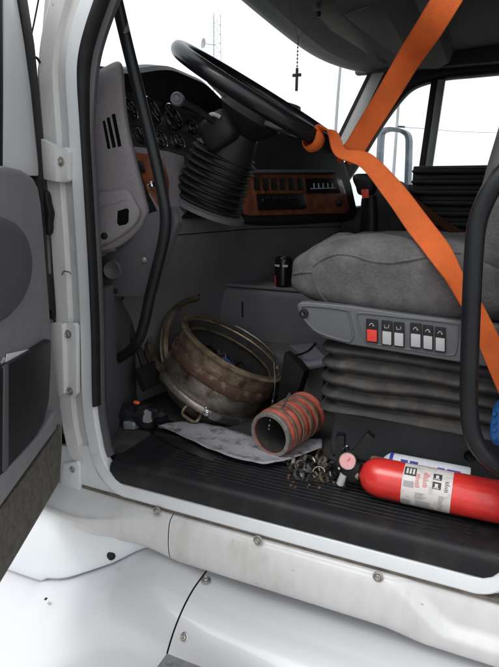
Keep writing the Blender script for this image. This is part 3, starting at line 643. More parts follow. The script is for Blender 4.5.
def switch(x0, x1, yt, ym, yb, sl, m, label=None):
    a = [SQ(x0, yt, .006), SQ(x1, yt + sl, .006), SQ(x1, yb + sl, .006), SQ(x0, yb, .006)]
    s_ = plate('seat_switch', a, (0, .01, 0), 'black', sp, bevel=.001)
    if label: s_['label'] = label
    plate('switch_button', [SQ(x0 + .8, ym, .0105), SQ(x1 - .8, ym + sl, .0105), SQ(x1 - .8, yb - 1 + sl, .0085), SQ(x0 + .8, yb - 1, .0085)], (0, .007, 0), m, s_, bevel=.0012) if False else None
    b_ = plate('switch_button', [SQ(x0 + .8, ym, .0105), SQ(x1 - .8, ym + sl, .0105), SQ(x1 - .8, yb - 1 + sl, .0085), SQ(x0 + .8, yb - 1, .0085)], (0, .007, 0), m, sp, bevel=.0012)
    mk = MB()
    cx, cy = (x0 + x1) / 2, (yt + ym) / 2 + sl / 2
    kind = int(x0) % 4
    if kind == 0: mk.tube([SQ(cx - 2.8, cy + 1.2, .0066), SQ(cx - .4, cy - .4, .0066), SQ(cx + 2.8, cy - 1.6, .0066)], .0008, 5); mk.tube([SQ(cx - 1.5, cy - 1.8, .0066), SQ(cx + .6, cy + 1.8, .0066)], .0007, 5)
    elif kind == 1: mk.tube([SQ(cx - 2.4, cy - 1.5, .0066), SQ(cx - 2.0, cy + 1.5, .0066), SQ(cx + .6, cy + 1.5, .0066)], .0008, 5); mk.tube([SQ(cx + 1.6, cy + 1.6, .0066), SQ(cx + 2.2, cy - 1.6, .0066)], .0007, 5)
    elif kind == 2: mk.tube(smooth_path([SQ(cx - 2.4, cy + .6, .0066), SQ(cx - .8, cy - 1.4, .0066), SQ(cx + 1, cy - .8, .0066), SQ(cx + 2, cy + 1, .0066)], 4), .0008, 5); mk.tube([SQ(cx + .8, cy + 1, .0066), SQ(cx + 2.6, cy + 1.2, .0066)], .0007, 5)
    else: mk.tube(smooth_path([SQ(cx - 1.8, cy, .0066), SQ(cx, cy - 1.6, .0066), SQ(cx + 1.8, cy, .0066), SQ(cx, cy + 1.6, .0066)], 3, closed=True), .0007, 5, closed=True); mk.tube([SQ(cx, cy, .0066), SQ(cx + 2.6, cy - 1.8, .0066)], .0006, 5)
    obj('switch_symbol', mk, 'button_grey', sp)
switch(366, 377.5, 319, 329.5, 342, 1.2, 'red_button', 'red seat switch')
for x0, x1, yt in ((381.5, 392, 320.5), (393.5, 404, 322), (410, 421.2, 323), (422.6, 433, 325), (434.8, 445.5, 327)):
    switch(x0, x1, yt, yt + 10.8, yt + 24.5, 1.2, 'button_grey')
# bellows
bl = MB(); rows = []
z0, z1 = -.315, -.485
for i in range(57):
    t = i / 56; z = lerp(z0, z1, t); wv = .5 - .5 * math.cos(t * 2 * math.pi * 4.5); off = .020 * (wv ** .7) - .012 + .012 * sm(t * 3) * 0
    x0, x1, y0, y1 = -.345 - off, .30, .205 - off, .66 + off; rc = .05; r = []
    for cx, cy, a0 in ((x0 + rc, y0 + rc, 180), (x1 - rc, y0 + rc, 270), (x1 - rc, y1 - rc, 0), (x0 + rc, y1 - rc, 90)):
        for k in range(7):
            a = R(a0 + 15 * k); r.append(jit(V((cx + rc * math.cos(a), cy + rc * math.sin(a), z - .012 * t * 0 - .055 * (cx + .35) * .25)), .004, 7))
    # straight runs get extra points so that they can sag
    full = []
    for k in range(len(r)):
        p, q = r[k], r[(k + 1) % len(r)]; n = 8 if (p - q).length > .1 else 1
        for j in range(n):
            s_ = lerp(p, q, j / n); full.append(s_ + (noise.noise_vector(V((s_.x, s_.y, s_.z * 2)) * 6) * .009 if n > 1 else V((0, 0, 0))))
    rows.append(full)
obj('seat_bellows', bl.grid(rows, cv=True, caps=True), 'bellows', truck, angle=80)
pds = obj('seat_pedestal', MB().box((.0, .46, -.555), (.325, .20, .08)), 'pedestal', truck, bevel=.015, segs=3)
obj('bolt_hole', MB().lathe([(0, .0005), (.010, .0005), (.012, .002), (.014, .0)], Q(470, 456, Y=.2585), (0, -1, 0), 18), 'rubber', pds)
# piping along the cushion flank
def dense_px(p, n=6): return [(q.x, q.y) for q in smooth_path([V((x, y, 0)) for x, y in p], n)]
seam(dense_px([(293, 274), (301, 272.5), (313, 272)]))
seam(dense_px([(310, 251), (311.5, 260), (313, 272), (316, 284), (321, 295), (328, 303)]))
seam(dense_px([(313, 266), (325, 258), (340, 254), (355, 256), (372, 261), (392, 262.5), (415, 259), (440, 254), (460, 253)]))

# ---- steering wheel and column
SWN = V((.525, 0, .851)).normalized(); SWC = Q(260, 98, Y=.40); rw = .235
e1 = V((.851, 0, -.525)); e2 = V((0, 1, 0))
ringp = [SWC + e1 * math.cos(a) * rw + e2 * math.sin(a) * rw for a in [k * 2 * math.pi / 72 for k in range(72)]]
sw = obj('steering_wheel', MB().tube(ringp, .0195, 16, closed=True), 'gloss_black', truck)
hub = obj('horn_pad', MB().lathe([(0, .012), (.06, .010), (.085, 0), (.09, -.02), (.06, -.055), (.04, -.075), (0, -.075)], SWC - SWN * .03, SWN, 36), 'black', sw)
for ang in (25, 155, 205, 335):
    a = R(ang); d = e1 * math.cos(a) + e2 * math.sin(a)
    sd_ = SWN.cross(d)
    obj('spoke', MB().ribbon([SWC - SWN * .045 + d * .06, SWC - SWN * .03 + d * .13, SWC - SWN * .008 + d * .19, SWC + d * (rw - .006)], [sd_] * 4, .042, .012), 'mid_grey', sw, bevel=.003)
colm = obj('steering_column', MB().lathe([(0, .02), (.05, .0), (.062, -.05), (.066, -.11), (.07, -.16), (.075, -.20)], SWC - SWN * .10, SWN, 28), 'black', truck)
BA = V((.40, 0, .917)).normalized(); BB = Q(207, 203, Y=.42); prof = []
for k in range(85):
    t = k / 84; prof.append((lerp(.098, .088, t) + .0075 * math.sin(t * 2 * math.pi * 8), t * .155))
prof += [(.06, .168), (.05, .17)]
bt = obj('column_boot', MB().lathe(prof, BB, BA, 44), 'rubber', colm, angle=80)
obj('boot_flange', MB().lathe([(.10, .0), (.118, -.006), (.122, -.016), (.10, -.02)], BB, BA, 40), 'mid_grey', colm)
obj('column_shroud', MB().rbox(Q(222, 132, Y=.36), (.05, .05, .045), .5, 24, 14, None, Matrix.Rotation(R(-30), 3, 'Y')), 'black', colm)
p0, p1 = Q(216, 123, Y=.32), Q(177, 99, Y=.22)
st_ = obj('signal_stalk', MB().tube([p0, lerp(p0, p1, .5) + V((0, 0, .004)), p1], .0085, 10), 'black', colm)
dd = (CAM - p1).normalized() * .8 + (p1 - p0).normalized() * .6
obj('stalk_end', MB().lathe([(.016, -.012), (.0165, .003), (.013, .006), (.009, .003), (.008, .005), (0, .006)], p1, dd, 24), 'seat_trim', st_)
obj('stalk_collar', MB().tube(smooth_path([Q(207, 117, Y=.31), Q(213, 114, Y=.30), Q(220, 117, Y=.31)], 5), .005, 8), 'button_grey', colm)

# ---- gear lever
gb = V((Q(368, 240, Y=1.0).x, 1.0, -.30)); gt = Q(371, 196, Y=1.0)
gl = obj('gear_lever', MB().tube(smooth_path([gb, Q(372, 232, Y=1.0), gt], 5), .021, 12), 'black', truck)
kn = obj('lever_knob', MB().rbox(Q(364, 193, Y=1.0) + V((.008, 0, .02)), (.036, .03, .038), .5, 28, 16, lambda p: p * (1 + .25 * p.z / .04) + V((-.015 * max(0, p.z) / .04, 0, 0))), 'black', gl)
plate('range_button', [Q(x, y, Y=.966) for x, y in [(361, 189.5), (368.5, 189), (369, 198), (362, 198.5)]], (0, .01, 0), 'red_button', kn, bevel=.002)

# ---- seat belts (orange webbing)
def belt(pts, wds, wid=.049, n=10, name='seat_belt', widths=None):
    path = smooth_path(pts, n); m = len(pts); ws = []
    for i in range(len(path)):
        t = i / (len(path) - 1) * (m - 1); k = min(m - 2, int(t)); ws.append(lerp(wds[k], wds[k + 1], t - k))
    path = [p + noise.noise_vector(p * 5) * .003 for p in path]
    NW = 12; rows = []; wt = []; ln = []; L_ = 0; n_ = len(path)
    for i, p in enumerate(path):
        if i: L_ += (p - path[i - 1]).length
        t = (path[min(i + 1, n_ - 1)] - path[max(i - 1, 0)]).normalized(); u = (ws[i] - t * ws[i].dot(t)).normalized(); q = t.cross(u); r = []
        if widths:
            tt_ = i / (n_ - 1) * (len(pts) - 1); kk = min(len(pts) - 2, int(tt_)); wid = lerp(widths[kk], widths[kk + 1], tt_ - kk)
        cup = (.0025 + .10 * max(0, .049 - wid) * (1 if widths else 0)) * math.sin(L_ * 9 + 1) + .0015 * math.sin(L_ * 23)
        for side in (1, -1):
            for k in range(NW + 1):
                a = (k / NW - .5) * side; th = .0009 + (.0004 if abs(a) > .45 else 0)
                r.append(p + u * wid * a + q * (th * side + cup * (4 * a * a - .3))); wt.append(a); ln.append(L_)
        rows.append(r)
    o = obj(name, MB().grid(rows, cv=True, caps=True), 'belt', truck, angle=60)
    for nm, dat in (('across', wt), ('along', ln)):
        at = o.data.attributes.new(nm, 'FLOAT', 'POINT'); at.data.foreach_set('value', dat)
    return o
def webbing(m):
    N, L = m.node_tree.nodes, m.node_tree.links; p = N['Principled BSDF']
    a1 = N.new('ShaderNodeAttribute'); a1.attribute_name = 'across'; a2 = N.new('ShaderNodeAttribute'); a2.attribute_name = 'along'
    def op(o_, a, b):
        n = N.new('ShaderNodeMath'); n.operation = o_
        for i_, v in enumerate((a, b)):
            if v is None: continue
            if isinstance(v, (int, float)): n.inputs[i_].default_value = v
            else: L.new(v, n.inputs[i_])
        return n.outputs[0]
    rib = op('SINE', op('MULTIPLY', a1.outputs['Fac'], 95.0), None)
    tw_ = op('SINE', op('ADD', op('MULTIPLY', op('ABSOLUTE', a1.outputs['Fac'], None), 60.0), op('MULTIPLY', a2.outputs['Fac'], 2200.0)), None)
    h = op('ADD', rib, op('MULTIPLY', tw_, 0.5))
    bp = N.new('ShaderNodeBump'); bp.inputs['Strength'].default_value = 0.3; bp.inputs['Distance'].default_value = 0.0008
    L.new(h, bp.inputs['Height']); L.new(bp.outputs[0], p.inputs['Normal'])
    base_ = p.inputs['Base Color'].links[0].from_socket
    mx = N.new('ShaderNodeMix'); mx.data_type = 'RGBA'; mx.blend_type = 'MULTIPLY'
    edge = op('GREATER_THAN', op('ABSOLUTE', a1.outputs['Fac'], None), 0.46)
    fac = op('ADD', op('MULTIPLY', edge, 0.35), op('MULTIPLY', op('ADD', rib, 1.0), 0.05))
    L.new(fac, mx.inputs[0]); L.new(base_, mx.inputs[6]); mx.inputs[7].default_value = (0.35, 0.25, 0.2, 1); L.new(mx.outputs[2], p.inputs['Base Color'])
    tr_ = N.new('ShaderNodeBsdfTranslucent'); ms = N.new('ShaderNodeMixShader'); ms.inputs[0].default_value = 0.28; o_ = N['Material Output']
    L.new(mx.outputs[2], tr_.inputs[0]); L.new(p.outputs[0], ms.inputs[1]); L.new(tr_.outputs[0], ms.inputs[2]); L.new(ms.outputs[0], o_.inputs[0])
webbing(M['belt']); webbing(M['belt_shaded'])
def across(x0, y0, x1, y1, Y): return (Q(x1, y1, Y=Y) - Q(x0, y0, Y=Y)).normalized()
u1 = across(0, 0, 24, 14, .3); u2 = across(0, 0, 26, -17, .3)
ra = R(-24); rd_ = e1 * math.cos(ra) + e2 * math.sin(ra); rt_ = -e1 * math.sin(ra) + e2 * math.cos(ra); RP = SWC + rd_ * rw
rt_ = rt_ if rt_.y > 0 else -rt_
def RW(a, r=.0225): return RP + (rd_ * math.cos(R(a)) + SWN * math.sin(R(a))) * r
tw = -rt_ if rt_.dot(u1) < 0 else rt_
b1 = belt([V((.03, .075, .60)), Q(446, 0, Y=.05), Q(405, 66, Y=.20), Q(368, 126, Y=.29), Q(352, 151, Y=.315), Q(340, 156, Y=.32)], [u1, u1, u1, u1, u1 * .6 + u2 * .4, u2])
tag(b1, 'orange webbing running up from the steering wheel')
b2 = belt([RW(150), RW(205), RW(250, .030), RW(285, .034), RW(330, .028), RW(20), RW(75), RW(80, .024) + V((.03, -.004, -.012)), Q(341, 152, Y=.285), Q(366, 160, Y=.275), Q(392, 189, Y=.25), Q(416, 222, Y=.215), Q(438, 251, Y=.178), Q(453, 276, Y=.160), Q(470, 303, Y=.150), Q(486, 335, Y=.135), Q(500, 368, Y=.125), Q(516, 405, Y=.12)],
          [rt_] * 7 + [rt_ * .8 + u2 * .3, rt_ * .3 + u2 * .6, u2, u2, u2, u2, u2 * .8 + V((0, .5, 0)), u2 * .9 + V((0, .3, 0)), u2, u2, u2],
          widths=[.034, .034, .034, .034, .034, .034, .034, .030, .030, .036, .046, .050, .048, .040, .038, .040, .042, .044])
tag(b2, 'orange webbing stretched from the steering wheel down past the seat')
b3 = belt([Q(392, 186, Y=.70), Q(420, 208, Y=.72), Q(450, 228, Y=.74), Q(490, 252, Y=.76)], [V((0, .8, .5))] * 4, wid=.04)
b3.data.materials[0] = M['belt_shaded']  # this run is darkened by its colour to look shaded
tag(b3, 'orange webbing behind the seat cushion, coloured dark brown for shade')
obj('belt_anchor', MB().box((.045, .085, .60), (.03, .012, .04)), 'black', truck, bevel=.006)

# ---- driver door, standing open
DH = V((-.90, -.09, 0)); DU = V((.462, -.887, 0)).normalized(); DNN = V((.887, .462, 0)).normalized()
def OD(x, y, e=0):
    if x > -60: return QP(x, y, DH + DNN * e, DNN)
    q = QP(-30, y, DH + DNN * e, DNN)                              # the rear edge of the door, beyond the picture
    return DH + DU * .86 + DNN * e + V((0, 0, max(q.z, -.70)))
trim_px = [(-60, 158), (-20, 163), (8, 166), (24, 170), (34, 177), (39, 187), (42, 205), (45, 240), (48, 280), (51, 320), (54, 352), (58, 385), (62.5, 415), (63, 445), (61, 482), (45, 510), (20, 553), (0, 587), (-25, 632), (-60, 640)]
door = plate('driver_door', [OD(x, y) for x, y in trim_px], -DNN * .06, 'door_grey', truck, bevel=.012, segs=3)
plate('door_skin', [OD(x, y, -.061) for x, y in [(-60, 168), (3, 168), (3, -20), (20, -20), (36, 100), (46, 240), (52, 330), (60, 420), (59, 484), (44, 508), (19, 551), (-1, 586), (-60, 645)]], -DNN * .012, 'white', door, bevel=.004)
plate('window_frame', [OD(x, y, -.012) for x, y in [(4.5, -30), (17, -30), (21, 0), (27, 45), (33, 100), (38, 150), (39, 176), (4.5, 176)]], -DNN * .045, 'white', door, bevel=.004)
plate('window_run', [OD(x, y, -.008) for x, y in [(0.5, -30), (3, -30), (3.6, 90), (3.2, 168), (0, 168)]], -DNN * .05, 'rubber', door, bevel=.002)
plate('door_glass', [OD(x, y, -.03) for x, y in [(-60, -40), (1, -40), (1, 172), (-60, 172)]], -DNN * .004, 'glass', door, bevel=0)
seal = [(16, -30), (20.5, 0), (28, 45), (34, 90), (38, 130), (41.5, 165), (43, 190), (45.5, 235), (48, 280), (50, 310)]
plate('door_seal', [OD(x - 1.5, y, -.008) for x, y in seal] + [OD(x + w_, y, -.008) for (x, y), w_ in reversed(list(zip(seal, (8, 7.5, 7, 5.5, 4, 3, 2, 1.6, 1.5, 1.5))))], -DNN * .045, 'rubber', door, bevel=.003)
pillow('speaker_grille', [OD(x, y, .002) for x, y in [(-40, 212), (-10, 214), (8, 219), (19, 227), (27, 240), (31, 258), (30, 278), (24, 296), (14, 310), (0, 322), (-40, 334)]], DNN, 'mid_grey', door, lift=.008, back=.012)
po = plate('map_pocket', [OD(x, y, .014) for x, y in [(-60, 392), (5, 366), (30, 352), (50.5, 339), (51.5, 342), (51, 370), (49.5, 400), (45, 420), (36, 436), (22, 452), (0, 478), (-60, 545)]], -DNN * .02, 'black', door, bevel=.004)
plate('pocket_band', [OD(x, y, .017) for x, y in [(5, 365.5), (9, 364), (9, 466), (4, 472)]], -DNN * .006, 'mid_grey', po, bevel=.002)
plate('armrest_ridge', [OD(x, y, .018) for x, y in [(-60, 545), (0, 478), (24, 454), (40, 436), (48, 424), (56, 411), (60, 414), (56, 430), (40, 452), (0, 508), (-60, 580)]], -DNN * .024, 'door_grey', door, bevel=.006, segs=3)
plate('carpet_panel', [OD(x, y, .008) for x, y in [(-60, 584), (0, 510), (30, 470), (50, 441), (61, 424), (62, 445), (60, 481), (44, 508), (18, 553), (-2, 586), (-60, 655)]], -DNN * .014, 'carpet', door, bevel=.003)
obj('door_bumper', MB().rbox(OD(47, 213, -.008), (.012, .010, .05), .5, 20, 16, lambda p: p + V((.006 * max(0, 1 - (p.z / .02) ** 2), 0, 0))), 'rubber', door)
obj('door_bumper', MB().rbox(OD(51, 297, -.012), (.008, .008, .055), .5, 20, 16), 'rubber', door)
pp = thing('folded_paper', OD(14, 368, -.004), 'folded white paper sticking out of the black door pocket', 'paper')
obj('sheet', MB().prism([OD(x, y, .0035) for x, y in [(6, 363), (7, 354), (32, 348.5), (30, 356), (16, 372), (8, 374)]], DNN * -.0012), 'paper_clean', pp)
obj('sheet', MB().prism([OD(x, y, .0005) for x, y in [(1, 362), (4, 357), (9, 360), (12, 372), (4, 378)]], DNN * -.0012), 'label', pp)
# thin mirror cable by the A-pillar
obj('mirror_cable', MB().tube(smooth_path([Q(41, -15, Y=.0), Q(38.5, 0, Y=.0), Q(33, 28, Y=.0), Q(28, 50, Y=-.005)], 4), .0018, 6), 'rubber', truck)
obj('cable_clip', MB().tube(smooth_path([Q(27, 54, Y=-.02), Q(32, 57, Y=-.02), Q(37, 58, Y=-.015), Q(40, 63, Y=-.01)], 4), .003, 6), 'rubber', truck)
# passenger mirror
my = 2.30
mp_ = smooth_path([Q(x, y, Y=my) for x, y in [(377, 212), (379, 180), (381, 140), (383, 132), (389, 129.5), (397, 130), (404, 132), (408.5, 137), (409, 150), (408, 180), (407, 212)]], 5)
mr = obj('passenger_mirror', MB().ribbon(mp_, [V((.3, 1, 0))] * len(mp_), .05, .022), 'mirror_steel', truck, bevel=.004)
obj('mirror_arm', MB().tube([Q(392, 196, Y=my), V((-.55, PY + .06, .06))], .016, 8), 'mirror_steel', mr)
obj('mirror_arm', MB().tube([Q(377, 205, Y=my), Q(407, 205, Y=my)], .016, 8), 'mirror_steel', mr)

# ================================================================== loose things in the cab
# rusty housing
HA = V((.47, .13, .875)).normalized(); HO = Q(234, 347, Y=.45)
HB = HO - HA * .235
ref = V((1, 0, 0))
hs_ = thing('metal_housing', V((HB.x, HB.y, FLOOR)), 'big rusty round metal housing lying open on the cab floor', 'metal housing')
bands = [('housing_bottom', 'rust', [(0, 0), (.06, .0), (.092, .006), (.116, .018), (.133, .034), (.144, .052)]),
         ('clamp_band', 'rust', [(.144, .052), (.156, .0525), (.161, .055), (.162, .064), (.158, .070), (.148, .0705)]),
         ('silver_wall', 'rust', [(.148, .0705), (.151, .074), (.1535, .09), (.154, .104), (.153, .118)]),
         ('rust_band', 'rust_dark', [(.153, .118), (.158, .119), (.161, .124), (.161, .140), (.158, .146), (.152, .147)]),
         ('rim_band', 'rust_tan', [(.152, .147), (.154, .150), (.157, .162), (.158, .174), (.160, .180), (.166, .184), (.167, .188), (.162, .190), (.151, .190), (.149, .184)]),
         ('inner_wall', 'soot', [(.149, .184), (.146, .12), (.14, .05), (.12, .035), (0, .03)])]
for nme, m, pr in bands: obj(nme, MB().lathe([(r * 1.08, h * 1.25) for r, h in pr], HB, HA, 64, ref=ref), m, hs_, angle=50)
hx = (ref - HA * ref.dot(HA)).normalized(); hy = HA.cross(hx)
def HC(r, a, h): return HB + (hx * math.cos(R(a)) + hy * math.sin(R(a))) * r * 1.08 + HA * h * 1.25
obj('rim_bead', MB().tube([HC(.152, a, .190) for a in range(0, 360, 6)], .004, 8, closed=True), 'ring', hs_)
obj('bright_rim', MB().tube([HC(.135, a, .20 + .004 * math.sin(R(a))) for a in range(15, 125, 6)], .0045, 8), 'steel', hs_)
obj('inner_hoop', MB().tube([HC(.135, a, .165) for a in range(0, 360, 8)], .005, 8, closed=True), 'ring', hs_)
aa = -62
lug = obj('band_lug', MB().ribbon([HC(.161, a, .062) for a in range(aa + 4, aa + 38, 4)], [HA] * 9, .022, .004), 'steel', hs_)
bolt(HC(.164, aa, .064), HC(1, aa, 0) - HB, .006, lug, m='chrome'); bolt(HC(.164, aa - 3, .074), HC(1, aa, 0) - HB, .004, lug, m='chrome', washer=False)
c_ = HC(.140, aa - 12, .036); t_ = (HC(.158, aa - 6, .022) - HC(.158, aa - 18, .022)).normalized(); o_ = (c_ - HB - HA * .022).normalized()
obj('drain_loop', MB().tube(smooth_path([c_ - t_ * .022 + HA * .014, c_ - t_ * .024 + HA * -.012 + o_ * .012, c_ + o_ * .016 - HA * .016, c_ + t_ * .024 - HA * .012 + o_ * .012, c_ + t_ * .022 + HA * .014, c_ + HA * .018 + o_ * .004], 5, closed=True), .005, 8, closed=True), 'ring', hs_)
# wires and rags inside the housing
for k in range(9):
    a0 = random.uniform(-160, 160); pts = [HC(random.uniform(.03, .12), a0 + j * random.uniform(25, 50), .05 + random.uniform(.03, .10)) for j in range(5)]
    wr = obj('wire_scrap', MB().tube(smooth_path(pts, 6), random.uniform(.003, .005), 6), random.choice(['gloss_black', 'blue', 'steel', 'black', 'mid_grey']), None)
    tag(wr, 'tangled scrap of wire lying inside the rusty housing', 'wire', 'wire scraps inside the rusty housing')
# open clamp rings
def clamp(c, n, refv, rad, a0, a1, label):
    n = V(n).normalized(); pr = [(rad - .002, -.016), (rad + .010, -.012), (rad + .012, -.006), (rad + .004, -.003), (rad + .004, .003), (rad + .012, .006), (rad + .010, .012), (rad - .002, .016), (rad - .004, .012), (rad - .004, -.012), (rad - .002, -.016)]
    e = (V(refv) - n * V(refv).dot(n)).normalized(); f = n.cross(e)
    low_ = c - V((0, 0, rad))
    t = thing('clamp_ring', V((c.x, c.y, FLOOR)), label, 'clamp ring', 'open clamp rings beside the housing')
    obj('band', MB().lathe(pr, c, n, 48, R(a0), R(a1), ref=refv), 'ring', t, angle=40)
    for a in (a0, a1):
        p = c + (e * math.cos(R(a)) + f * math.sin(R(a))) * (rad + .012); tg = (-e * math.sin(R(a)) + f * math.cos(R(a)))
        obj('trunnion', MB().tube([p - n * .014, p + n * .014], .005, 8), 'chrome', t)
    return t
nc = cam_to_world(V((.70, -.28, -.66))); rv = cam_to_world(V((0, -1, 0)))
clamp(Q(213, 356, Y=.55), nc, rv, .20, 6, 166, 'tall brown clamp ring leaning against the left of the rusty housing')
nc2 = cam_to_world(V((.62, -.66, -.43)))
clamp(Q(205, 366, Y=.56), nc2, rv, .225, 45, 150, 'lower brown clamp ring nearest to the pedals')
# paper sheet
pts_far = [(158, 426), (180, 421), (200, 422), (225, 428), (250, 436), (280, 440), (322, 438)]
pts_near = [(158, 428.5), (176, 437), (196, 447), (222, 458), (252, 466.5), (276, 467), (322, 452)]
rows = []
A_ = smooth_path([Q(x, y, Z=FLOOR + .014) for x, y in pts_far], 6); B_ = smooth_path([Q(x, y, Z=FLOOR + .011) for x, y in pts_near], 6)
for p, q in zip(A_, B_):
    rows.append([lerp(p, q, k / 10) + V((0, 0, .012 * sm((k - 7) / 3) + .004 * noise.noise(lerp(p, q, k / 10) * 22))) for k in range(11)])
sh = obj('paper_sheet', MB().grid(rows), 'paper'); so = sh.modifiers.new('thickness', 'SOLIDIFY'); so.thickness = .0012
tag(sh, 'oil-stained white paper sheet spread on the cab floor', 'paper')
obj_under = obj('floor_rag', MB().grid([[Q(x, y, Z=FLOOR + .004) + V((0, 0, .006 * noise.noise(V((x * .2, y * .2, 1))))) for x, y in r] for r in [[(150, 432), (158, 424), (166, 420)], [(163, 441), (172, 432), (182, 426)], [(185, 452), (196, 444), (206, 436)], [(212, 462), (222, 455), (232, 448)]]]), 'rubber')
obj_under.modifiers.new('thickness', 'SOLIDIFY').thickness = .003
tag(obj_under, 'dark rubber sheet peeking out under the paper', 'rubber sheet')
# red hose
HY0 = .182; rh = .056; hc = V((Q(270, 437, Y=HY0).x, HY0, FLOOR + rh + .010))
hax = V((.22, .97, .03)).normalized()
ho = thing('hose', V((hc.x, hc.y + .08, FLOOR)), 'faded red ribbed rubber hose with steel bands beside the seat base', 'hose')
prof = [(rh - .009, .10), (rh - .008, .004), (rh - .006, 0), (rh - .001, 0), (rh + .001, .004)]
for k in range(60):
    t = k / 59; prof.append((rh + .0045 * (0.5 - .5 * math.cos(t * 2 * math.pi * 5.5)) + .001, .006 + t * .165))
prof += [(rh - .005, .175), (rh - .01, .12)]
obj('tube_wall', MB().lathe(prof, hc, hax, 48), 'hose', ho, angle=60)
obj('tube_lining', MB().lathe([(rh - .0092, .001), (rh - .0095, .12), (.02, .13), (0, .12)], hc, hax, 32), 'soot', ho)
obj('end_ring', MB().lathe([(rh - .007, -.002), (rh + .002, -.002), (rh + .004, .003), (rh + .003, .010), (rh - .004, .010)], hc, hax, 40), 'bolt', ho)
for h in (.026, .062, .098, .132):
    obj('steel_band', MB().lathe([(rh + .0035, h), (rh + .0065, h + .001), (rh + .0065, h + .010), (rh + .0035, h + .011)], hc, hax, 40), 'hose_dirty', ho)
obj('valve_pin', MB().tube([hc + hax * .03 + V((.01, 0, rh)), hc + hax * .035 + V((.03, .0, rh + .05))], .003, 6), 'steel', ho)
ch = thing('bead_chain', Q(273, 364, Y=.36), 'thin steel chain dangling from the housing over the hose mouth', 'chain')
cp_ = smooth_path([Q(274, 362, Y=.37), Q(275, 385, Y=.33), Q(272, 405, Y=.26), Q(270, 420, Y=.21), Q(269, 430, Y=.188)], 5)
obj('cord', MB().tube(cp_, .0012, 5), 'steel', ch)
for i in range(9, len(cp_), 2): obj('bead', MB().lathe([(0, -.004), (.003, -.002), (.003, .002), (0, .004)], cp_[i], (0, 0, 1), 8), 'chrome', ch)
# black bracket / strap flap between housing and hose
fl = plate('rubber_flap', [Q(x, y, Y=.42) for x, y in [(284, 352), (296, 362), (304, 372), (296, 398), (284, 410), (276, 402), (280, 380)]], (.01, .03, 0), 'rubber', None, bevel=.004)
tag(fl, 'black rubber flap standing between the housing and the hose', 'rubber flap')
# card under the seat
cdp = obj('cardboard', MB().prism([Q(x, y, Y=yy) for x, y, yy in [(280, 346, .75), (312, 343, .72), (330, 362, .55), (300, 368, .55)]], (0, .004, -.012)), 'paper_blue', None, bevel=.001)
tag(cdp, 'dull blue-grey folder lying behind the seat bellows', 'folder')
obj('folder_cable', MB().tube(smooth_path([Q(287, 354, Y=.66), Q(297, 355, Y=.60), Q(308, 351, Y=.56), (Q(316, 343, Y=.55))], 5), .004, 6), 'gloss_black', cdp)
cb = obj('storage_box', MB().box((-.60, .70, -.56), (.15, .085, .075)), 'low_grey', None, bevel=.01); tag(cb, 'low dark box on the floor behind the hose', 'box')
# pile of small hose clamps
for k in range(20):
    x, y = [(294, 468), (303, 459), (311, 468), (319, 473), (327, 463), (308, 479), (334, 473), (299, 475), (321, 455)][k - 11] if k > 10 else [(291, 462), (300, 466), (309, 461), (316, 468), (305, 474), (322, 462), (327, 470), (297, 457), (313, 476), (324, 478), (331, 466)][k]
    p = Q(x, y, Z=FLOOR + .014); n = V((random.uniform(-1, 1), random.uniform(-1, .2), random.uniform(.1, 1))).normalized(); r0 = random.uniform(.010, .016)
    e = n.orthogonal().normalized(); f = n.cross(e)
    oc_ = obj('hose_clamp', MB().ribbon([p + (e * math.cos(a) + f * math.sin(a)) * r0 for a in [R(j * 15) for j in range(24)]], [n] * 24, .008, .0012), random.choice(['steel', 'ring', 'bolt', 'black'] if k < 11 else ['ring', 'black', 'mid_grey']))
    obj('clamp_screw', MB().tube([p + e * r0 - f * .008, p + e * r0 + f * .008], .0035, 8), 'steel', oc_)
    tag(oc_, 'small steel hose clamp in the heap between hose and extinguisher', 'hose clamp', 'small hose clamps heaped on the sill')
dr = MB()
for k in range(110):
    p = Q(random.uniform(286, 352), random.uniform(455, 488), Z=FLOOR + .006); s_ = random.uniform(.0008, .003)
    dr.box(p, (s_, s_ * random.uniform(.4, 1.5), s_ * .6), Matrix.Rotation(random.uniform(0, 3), 3, 'Z'))
tag(obj('debris', dr, 'rust_dark', smooth=False), 'rusty crumbs and grit scattered on the sill tread', 'debris', kind='stuff')
# plastic bag and clear lid
bgp = Q(140, 414, Z=FLOOR + .03)
pb = obj('plastic_bag', MB().rbox(bgp, (.075, .055, .032), .9, 40, 24, lambda p: p + noise.noise_vector(p * 26) * .020 + noise.noise_vector(p * 60) * .008), 'clearbag', angle=25); tag(pb, 'crumpled dark plastic bag in the front corner of the floor', 'plastic bag')
q = Q(136.5, 402.5, Y=bgp.y - .03); obj('orange_tab', MB().rbox(q, (.010, .006, .005), .7, 12, 8), 'orange', pb)
cl = obj('bottle_stopper', MB().rbox(Q(131, 424.5, Z=FLOOR + .012), (.022, .016, .012), .5, 20, 12, lambda p: p + noise.noise_vector(p * 60) * .004), 'clear'); tag(cl, 'small cloudy plastic cap in front of the crumpled bag', 'plastic cap')

